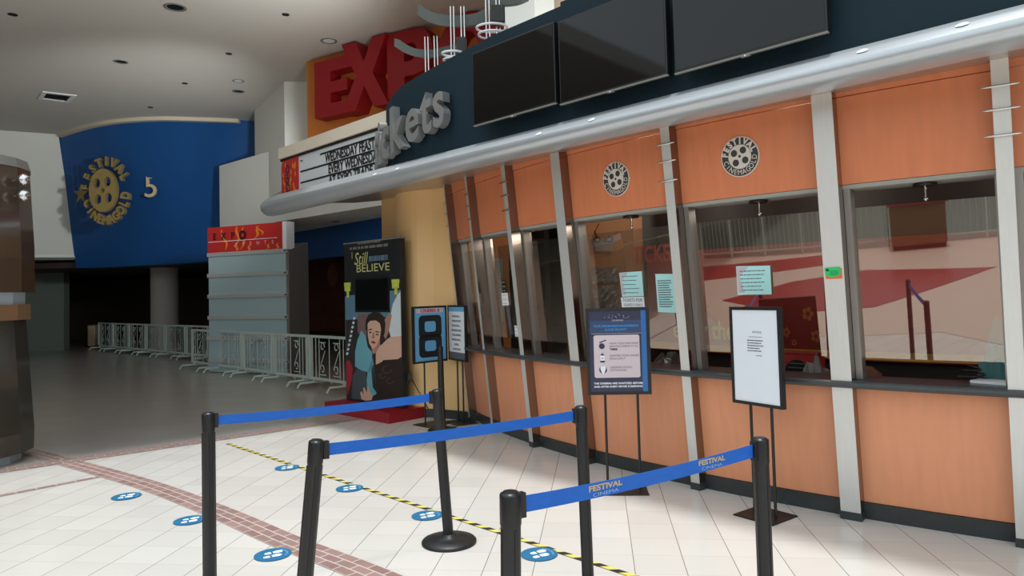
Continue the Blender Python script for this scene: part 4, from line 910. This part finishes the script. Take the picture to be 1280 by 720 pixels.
for k in range(9): PP(PWHITE, [(442.5-k*1.1, 396+k*5.5), (445-k*1.1, 397+k*5.5), (443.6-k*1.1, 400+k*5.5), (441.4-k*1.1, 399+k*5.5)], .008)
mb.build('printed_picture', o, fix=False)
mb = MB(); YT = mat('title_yellow', (206, 206, 132), .5)
def TX(t, m, px, py, size, wpx=None, shear=0, bold=0, z=.004):
    u, v = U(px, py); wd_ = None
    if wpx: a, b = U(px-wpx/2, py), U(px+wpx/2, py); wd_ = b[0]-a[0]
    f.text(mb, t, m, u, v, size, z, width=wd_, bold=bold, shear=shear)
TX('I', YT, 440, 320, .14); TX('Still', YT, 450.5, 324, .24, 17, .25); TX('BELIEVE', YT, 465.5, 335, .15, 41); 
for k in range(2):
    a, b = U(447 if k == 0 else 437, (303.8, 310.5)[k]), U(477 if k == 0 else 488, (301.2, 306.2)[k]); lines(f, mb, GREYPL, a[0], b[0], [(a[1]+b[1])/2], .035, .004, k+3)
a, b = U(461, 324), U(486, 321); lines(f, mb, mat('print_steel', (96, 124, 146), .5), a[0], b[0], [(a[1]+b[1])/2], .07, .004, 8)
mb.build('title_print', o, fix=False)
for (x, y) in ((434.5, 358), (494.5, 354)):
    mb = MB()
    for dy, h_, w_ in ((-2.5, .05, .17), (3, .07, .15)): a = U(x, y+dy); f.rect(mb, a[0]-w_/2, a[1]-h_/2, a[0]+w_/2, a[1]+h_/2, mat('ticket_yellow', (196, 208, 84), .5), .006)
    a = U(x+.5, y+9.5); f.rect(mb, a[0]-.03, a[1]-.05, a[0]+.03, a[1]+.05, mat('ticket_yellow', (196, 208, 84), .5), .006); mb.build('yellow_mark', o, fix=False)
mb = MB(); q = f.p(sw, .35, -.08); mb.box(q+Vector((.03, .0, .05)), (.05, .05, .09), BLACK); mb.tube([q+Vector((.05, 0, .02)), q+Vector((.16, .0, -.18)), q+Vector((.24, .05, -.36)), q+Vector((.3, .1, -.47))], .006, BLACK, 6); mb.build('power_cord', o)

# ================================================================= SIGN STANDS
def stand(label, pL, pR, base, yaw, draw, z0=.758, z1=1.447, poles=(.3, .72), tilt=0):
    pL, pR = Vector(pL), Vector(pR); ex = (pR-pL); w = ex.length; ex.normalize(); f = Frame((pL.x, pL.y, 0), (ex.x, ex.y, 0)); c = Vector(base)
    o = thing('sign_stand', (c.x, c.y, 0), label, 'sign stand', 'black sign stands by the ticket booth'); t = .022
    mb = MB()
    f.slab(mb, 0, z0, w, z0+t, -.03, .006, BLACKM); f.slab(mb, 0, z1-t, w, z1, -.03, .006, BLACKM); f.slab(mb, 0, z0+t, t, z1-t, -.03, .006, BLACKM); f.slab(mb, w-t, z0+t, w, z1-t, -.03, .006, BLACKM); f.slab(mb, t, z0+t, w-t, z1-t, -.03, -.012, BLACKM)
    mb.build('sign_frame', o)
    mb = MB(); draw(f, mb, t, z0+t, w-t, z1-t); mb.build('poster', o, fix=False)
    for k in poles: mb = MB(); q = f.p(w*k, 0, -.018); mb.tube([(q.x, q.y, .006), (q.x, q.y, z0+.05)], .0105, BLACKM, 10); mb.build('pole', o)
    mb = MB(); m_ = f.p(w*(poles[0]+poles[1])/2, 0, -.018); mb.box((m_.x, m_.y, .005), (w*.72, .30, .010), BLACKM, rz=math.atan2(ex.y, ex.x)+yaw); mb.build('base_plate', o, bevel=.003)
    return o
def draw_safety(f, mb, x0, y0, x1, y1):
    w, h = x1-x0, y1-y0; X = lambda k: x0+w*k; Yy = lambda k: y1-h*k
    f.rect(mb, x0, y0, x1, y1, NAVY, 0); f.rect(mb, X(.9), y0, X(.985), y1, NAVYB, .0008); f.rect(mb, X(.02), Yy(.12), X(.9), Yy(.27), mat('poster_blue_dim', (54, 72, 112), .3), .0006)
    f.text(mb, 'CINEMAS', PINKW, X(.5), Yy(.122), h*.028, .002, width=w*.2)
    for k in range(16): a = PI*(.1+.8*k/15); f.poly(mb, circ(X(.5)+w*.25*cos(a)*(.6+.4*((k*7) % 3)/2), Yy(.10)+h*.055*sin(a)*(.3+.7*((k*5) % 4)/3), h*.004, n=6), PINKW, .002)
    f.text(mb, 'YOUR SAFE MOVIEGOING EXPERIENCE', TXB, X(.47), Yy(.19), h*.036, .002, width=w*.78, bold=.0006); f.text(mb, 'IS OUR PRIORITY', TXB, X(.47), Yy(.235), h*.036, .002, width=w*.38, bold=.0006)
    f.rect(mb, X(.04), Yy(.283), X(.9), Yy(.279), PINKW, .0015)
    f.poly(mb, [(X(a), Yy(b)) for a, b in ((.10, .30), (.84, .30), (.865, .315), (.865, .81), (.84, .825), (.10, .825), (.075, .81), (.075, .315))], PINKW, .0015)
    for t, y in (('WEAR YOUR FACE MASK', .405), ('AND FACE SHIELD AT ALL', .440), ('SANITIZE YOUR HANDS', .555), ('OBSERVE SOCIAL', .70)): f.text(mb, t, INKG, X(.345), Yy(y), h*.034, .0025, width=w*(.5 if 'OBS' not in t else .38), align='LEFT')
    for t, y, k in (('TIMES', .478, .14), ('REGULARLY', .592, .27), ('DISTANCING', .735, .28)): f.text(mb, t, INK if t == 'TIMES' else INKG, X(.345), Yy(y), h*.034, .0025, width=w*k, align='LEFT', bold=.0008 if t == 'TIMES' else 0)
    f.poly(mb, circ(X(.215), Yy(.435), h*.036, n=18), NAVY, .0025); f.poly(mb, [(X(.17), Yy(.385)), (X(.29), Yy(.355)), (X(.295), Yy(.368)), (X(.18), Yy(.398))], NAVY, .0025)
    f.rect(mb, X(.185), Yy(.63), X(.255), Yy(.545), PAPER, .0025); f.rect(mb, X(.18), Yy(.635), X(.26), Yy(.615), INK, .003); f.rect(mb, X(.19), Yy(.55), X(.25), Yy(.535), INK, .003); f.rect(mb, X(.212), Yy(.535), X(.228), Yy(.52), INK, .003); f.poly(mb, circ(X(.22), Yy(.585), h*.008, n=10), NAVY, .003)
    f.poly(mb, circ(X(.225), Yy(.725), h*.048, n=20), NAVY, .0025); f.poly(mb, [(X(a), Yy(b)) for a, b in ((.185, .68), (.265, .68), (.275, .71), (.25, .76), (.225, .785), (.2, .76), (.178, .71))], PAPER, .003)
    f.text(mb, 'THE CINEMAS ARE SANITIZED BEFORE', PAPER, X(.48), Yy(.895), h*.032, .002, width=w*.84, bold=.0006); f.text(mb, 'AND AFTER EVERY MOVIE SCREENING', PAPER, X(.48), Yy(.935), h*.032, .002, width=w*.84, bold=.0006)
def draw_notice(f, mb, x0, y0, x1, y1):
    w, h = x1-x0, y1-y0; f.rect(mb, x0, y0, x1, y1, mat('notice_white', (234, 242, 250), .4), 0); mi_ = (x0+x1)/2
    f.text(mb, 'NOTICE', INKG, mi_+.02, y1-h*.24, h*.028, .0015, width=w*.2); f.rect(mb, mi_-w*.13, y1-h*.293, mi_+w*.17, y1-h*.288, GREYPL, .0015)
    lines(f, mb, INKG, mi_-w*.17, mi_+w*.19, [y1-h*(.33+.028*k) for k in range(5)], h*.011, .0015, 21); f.rect(mb, mi_+w*.02, y1-h*.495, mi_+w*.15, y1-h*.488, GREYPL, .0015)
def rr_poly(cx, cy, hw, hh, r, n=5):
    out = []
    for (sx, sy, a0) in ((1, 1, 0), (-1, 1, PI/2), (-1, -1, PI), (1, -1, 3*PI/2)): out += [(cx+sx*(hw-r)+r*cos(a0+PI/2*k/n), cy+sy*(hh-r)+r*sin(a0+PI/2*k/n)) for k in range(n+1)]
    return out
def draw_eight(f, mb, x0, y0, x1, y1):
    w, h = x1-x0, y1-y0; mi_ = (x0+x1)/2; f.rect(mb, x0, y0, x1, y1, LBLUE, 0); f.rect(mb, x0+.06*w, y1-h*.095, x1-.06*w, y1-h*.01, PINKW, .001); f.text(mb, 'CINEMA 8', SREDT, mi_, y1-h*.055, h*.085, .002, width=w*.62, bold=.002)
    for cy_ in (.355, .72):
        c_ = y1-h*cy_; f.geo(mb, shape_geo([[(x-mi_, y-c_) for x, y in rr_poly(mi_, c_, w*.37, h*.215, w*.12)], [(x-mi_, y-c_) for x, y in rr_poly(mi_, c_, w*.18, h*.10, w*.07)]]), INK, mi_, c_, .0015)
def draw_sched(f, mb, x0, y0, x1, y1):
    w, h = x1-x0, y1-y0; f.rect(mb, x0, y0, x1, y1, PAPER, 0); f.rect(mb, x0, y1-h*.09, x1, y1, LBLUE, .001); f.rect(mb, x0, y0, x1, y0+h*.13, INKG, .001)
    rq = random.Random(5)
    for k in range(8): ww = w*rq.uniform(.16, .33); y = y1-h*(.17+.09*k); lines(f, mb, INKG, (x0+x1)/2-ww, (x0+x1)/2+ww, [y, y-h*.02], h*.016, .0015, k)
stand('black stand holding the dark blue cinema safety poster', at(733.5, 440, 5.70), at(813, 440, 5.66), fl(776, 613), 0, draw_safety, poles=(.27, .78))
stand('black stand holding a nearly blank white notice', at(914, 440, 5.17), at(976.5, 440, 4.80), fl(950, 645), .1, draw_notice, poles=(.33, .74))
stand('black stand holding the pale blue cinema number 8 sign', at(516.5, 420, 8.55), at(558.5, 420, 8.92), fl(537, 533), 0, draw_eight, poles=(.33, .75))
stand('black stand with a white list sign at the booth end', at(560.5, 420, 9.05), at(582, 420, 8.62), fl(573, 529), 0, draw_sched, poles=(.42, .72))

# ================================================================= STANCHIONS AND BELTS
def stanchion(top, lean, label, name_grp='black belt stanchions in the queue', h=.985):
    T = Vector(top); B = Vector((T.x+lean[0], T.y+lean[1], 0)); ax = (T-B).normalized()
    o = thing('belt_stanchion', (B.x, B.y, 0), label, 'stanchion', name_grp)
    a = Vector((0, 0, 1)); q = a.rotation_difference(ax).to_matrix(); L_ = (T-B).length; r = .0315
    mb = MB(); mb.lathe(B, [(r, .03), (r, L_-.10)], BLACKM, 24, axis=q)
    for k in range(4):   # channels along the tube
        t = k*PI/2+.5; mb.tube([B+q@Vector((r*cos(t), r*sin(t), .05)), B+q@Vector((r*cos(t), r*sin(t), L_-.11))], .004, BLACK, 6)
    mb.build('post', o)
    mb = MB(); mb.lathe(B, [(r+.002, L_-.10), (r+.003, L_-.012), (r+.001, L_-.006), (r-.006, L_-.004), (r-.008, L_)], BLACK, 24, axis=q); mb.build('belt_head', o, bevel=.0)
    mb = MB(); mb.lathe(B, [(.175, 0), (.177, .012), (.168, .022), (.10, .036), (.05, .044), (.04, .06), (.034, .06)], BLACKM, 40); mb.build('base', o)
    return o, B, T, ax
def clip(o, P, d, ax):
    mb = MB(); z = Vector((0, 0, 1)); s_ = d.cross(z).normalized(); c = P+d*.038; mb.hexa([c+d*i*.012+s_*j*.012+z*k*.038 for k in (-1, 1) for (i, j) in ((-1, -1), (1, -1), (1, 1), (-1, 1))], BLACK); mb.build('belt_clip', o)
def belt(o, P, Q, sag, twist=0, text=None, hgt_=.026):
    P, Q = Vector(P), Vector(Q); d = (Q-P); L_ = d.length; d.normalize(); z = Vector((0, 0, 1)); s_ = d.cross(z).normalized(); n = 24; mb = MB(); vs = []
    for i in range(n+1):
        t = i/n; c = P.lerp(Q, t)-z*sag*4*t*(1-t); a = twist*sin(PI*t); u = z*cos(a)+s_*sin(a); vs += [c+u*hgt_+s_*.001, c-u*hgt_+s_*.001, c-u*hgt_-s_*.001, c+u*hgt_-s_*.001]
    fs = []
    for i in range(n):
        for k in range(4): fs.append((4*i+k, 4*i+(k+1) % 4, 4*i+4+(k+1) % 4, 4*i+4+k))
    mb.add(vs, fs, BELT)
    b = mb.build('belt', o)
    if text:
        mb = MB(); face = s_ if s_.dot(CAMP-P) > 0 else -s_
        for t in text:
            c = P.lerp(Q, t)-z*sag*4*t*(1-t)+face*.0025; slope = (Q-P).normalized(); f = Frame(c, slope if slope.x > 0 else -slope)
            f.text(mb, 'FESTIVAL', BELTT, 0, .008, .026, 0, width=.15, bold=.001); f.text(mb, 'CINEMA', mat('belt_text_pale', (150, 186, 216), .6), .0, -.014, .017, 0, width=.115)
        mb.build('belt_lettering', b, fix=False)
    return b
A = stanchion((-1.678, 3.899, .985), (0, 0), 'black stanchion standing alone at the outer end of the longest blue belt')
B = stanchion((-.859, 3.08, .985), (-.10, .0), 'leaning black stanchion left of centre, at the end of the middle belt')
C = stanchion((-.505, 4.58, .985), (.055, .04), 'black stanchion with its round base in view under the number 8 sign')
D = stanchion((.345, 3.789, .985), (.012, 0), 'black stanchion in front of the safety poster stand')
E_ = stanchion((-.023, 2.212, .985), (-.02, 0), 'nearest black stanchion at the bottom edge, holding the lettered belt')
F = stanchion((.984, 2.895, .985), (.0, 0), 'black stanchion in front of the white notice stand')
G = stanchion((-.868, 8.35, .985), (.012, .0), 'far thin black stanchion in front of the number 8 sign')
def link(S1, S2, sag, twist, text=None):
    d = (S2[2]-S1[2]).normalized(); dz = Vector((0, 0, .048)); P = S1[2]-dz; Q = S2[2]-dz
    for S, P_, dd_ in ((S1, P, d), (S2, Q, -d)): clip(S[0], P_, dd_, S[3])
    belt(S1[0], P+d*.05, Q-d*.05, sag, twist, text)
link(A, C, .012, .25); link(B, D, .008, .12); link(E_, F, .012, .1, (.30, .78))

# ================================================================= FLOOR MARKS
lin_n = Vector((.70, -.714)); lay = [((359, 585), 'floor sticker beside the tape, farthest up the inner row'), ((437, 611), 'floor sticker beside the tape just right of the leaning stanchion top'), ((534, 645), 'floor sticker beside the tape next to the stanchion with visible base'), ((674, 693.5), 'floor sticker beside the tape near the nearest stanchion'),
       ((158, 621), 'floor sticker farthest left, above the brick band row'), ((237.5, 651), 'floor sticker partly hidden behind the lone left stanchion'), ((341, 694), 'floor sticker below the brick band near the picture bottom')]
proto = None; sole = [(.0, -.034), (.012, -.03), (.016, -.01), (.014, .012), (.02, .035), (.017, .052), (.004, .06), (-.012, .054), (-.017, .035), (-.012, .012), (-.013, -.02), (-.008, -.031)]
fm = MB()
fm.lathe((0, 0, 0.0045), [(.112, 0), (.112, .0015)], STKB, 40)
for sx, dy in ((-.03, .008), (.03, -.012)):
    for rng in (('toe', .5), ('heel', -.5)):
        pts = [(x*1.25, y*1.2) for x, y in sole]; toe = [p for p in pts]
        cut = .012
        sel = [(x, max(y, cut)) for x, y in pts] if rng[0] == 'toe' else [(x, min(y, cut-.012)) for x, y in pts]
        fm.add([(sx+x, dy+y-.012, .0068) for x, y in sel], [tuple(range(len(sel)))], PAPER)
for k in range(9):
    a = rad(50+80*k/8); fm.add([((.085+.006*i)*cos(a+.03*j), (.085+.006*i)*sin(a+.03*j), .0068) for i, j in ((-1, -1), (1, -1), (1, 1), (-1, 1))], [(0, 1, 2, 3)], mat('sticker_pale', (150, 200, 224), .5))
for k, ((px, py), lab) in enumerate(lay):
    q = fl(px, py)
    if proto is None: proto = fm.build('floor_sticker', origin=(0, 0, 0), fix=False); r = proto
    else: r = proto.copy(); COL.objects.link(r)
    r.location = (q.x, q.y, 0); r.rotation_euler = (0, 0, rad(-58)); tag(r, 'round blue footprint '+lab, 'floor sticker', 'blue distancing stickers on the floor')
t0 = Vector((-3.18, 7.89)); t1 = Vector((.93, 3.70)); d = (t1-t0).normalized(); n_ = Vector((-d.y, d.x)); L_ = (t1-t0).length; mb = MB(); per = .068; k = 0; x = 0
while x < L_:
    a, b = t0+d*x, t0+d*min(x+per, L_); sk = d*.02
    vs = [(*(a+n_*.021+sk), .005), (*(a-n_*.021-sk), .005), (*(b-n_*.021-sk), .005), (*(b+n_*.021+sk), .005)]
    mb.add(vs, [(0, 1, 2, 3)], TAPEY if k % 2 else TAPEK); x += per; k += 1
tag(mb.build('hazard_tape', origin=(t0.x, t0.y, .005), fix=False), 'yellow and black striped hazard tape running diagonally across the floor', 'tape')

# ================================================================= REFLECTED FAR SIDE OF THE HALL (behind the camera, seen mirrored in the glass)
r0, r1 = Vector((-13.4, 2.4)), Vector((-4.3, -8.0)); rd = (r1-r0).normalized(); RL = (r1-r0).length; rz_ = math.atan2(rd.y, rd.x)
o = thing('gallery_railing', (r0.x, r0.y, 0), 'long pale steel railing mirrored in the right booth windows', 'railing')
mb = MB(); mb.tube([(*r0, 1.12), (*r1, 1.12)], .045, CHROME, 10); mb.build('handrail', o)
mb = MB()
for k in range(9): q = r0+rd*RL*k/8; mb.box((q.x, q.y, .55), (.08, .08, 1.1), FENCE, rz=rz_)
mb.tube([(*r0, .15), (*r1, .15)], .025, FENCE, 8); mb.build('railing_posts', o)
mb = MB(); 
for k in range(64): q = r0+rd*RL*(k+.5)/64; mb.tube([(q.x, q.y, .15), (q.x, q.y, 1.08)], .012, FENCE, 6, cap=False)
mb.build('balusters', o)
c = Vector((-6.7, -4.6, 0)); o = thing('information_desk', c, 'brown wooden desk mirrored in the window right of the tagged fin', 'desk')
mb = MB(); mb.box(c+Vector((0, 0, .55)), (.8, 1.9, .9), BROWNW, rz=rad(41)); mb.build('desk_body', o, bevel=.02); mb = MB(); mb.box(c+Vector((0, 0, 1.04)), (.95, 2.05, .08), REDTILE, rz=rad(41)); mb.build('desk_top', o, bevel=.01); mb = MB(); mb.box(c+Vector((0, 0, .05)), (.7, 1.8, .1), BLACK, rz=rad(41)); mb.build('plinth', o)

# ================================================================= LIGHT
w = bpy.data.worlds.new('sky'); SC.world = w; w.use_nodes = True; nt = w.node_tree; bg = nt.nodes['Background']; bg.inputs[0].default_value = (.86, .95, 1.0, 1); bg.inputs[1].default_value = .98
def sun(name, dirv, strength, ang, col=(1, .99, .97)):
    l = bpy.data.lights.new(name, 'SUN'); l.energy = strength; l.angle = rad(ang); l.color = col; o = bpy.data.objects.new(name, l); COL.objects.link(o); o.rotation_euler = Vector(dirv).to_track_quat('-Z', 'Y').to_euler(); o.location = (-3, 0, 12); return o
sun('skylight_sun', (.02, .03, -1), 1.8, 7)
def fill_spot(name, loc, aim, energy, size=150, r=.25):  # added fill spots without fittings, to brighten ceiling and far walls
    l = bpy.data.lights.new(name, 'SPOT'); l.energy = energy; l.spot_size = rad(size); l.spot_blend = 1; l.shadow_soft_size = r; l.color = (.97, 1, .98); o = bpy.data.objects.new(name, l); COL.objects.link(o); o.location = loc; o.rotation_euler = (Vector(aim)-Vector(loc)).to_track_quat('-Z', 'Y').to_euler()
for k, p_ in enumerate((206, 216, 226, 237)):  # unseen point fills added to brighten the booth interior
    l = bpy.data.lights.new('booth_fill', 'POINT'); l.energy = (8, 7, 7, 6)[k]; l.shadow_soft_size = .15; l.color = (1, .88, .74); o = bpy.data.objects.new('booth_fill', l); COL.objects.link(o); o.location = wp(p_, -1.15, 2.45)
fill_spot('added_fill', can(3.4, -2.1, 3.5), can(5.5, -2.3, CZ), 130)
fill_spot('added_fill', can(8.6, -.9, 3.75), (-9.5, 16.5, 4.9), 900, 60)
fill_spot('added_fill', can(7.2, -.9, 3.75), (-5.5, 10.5, CZ), 230, 120)
vs_ = SC.view_settings; vs_.view_transform = 'Standard'; vs_.look = 'None'; vs_.gamma = 1; vs_.exposure = 0.46; vs_.use_curve_mapping = False
SC.cycles.max_bounces = 10; SC.cycles.diffuse_bounces = 6; SC.cycles.glossy_bounces = 5; SC.cycles.transparent_max_bounces = 12
SC.cycles.sample_clamp_indirect = 6
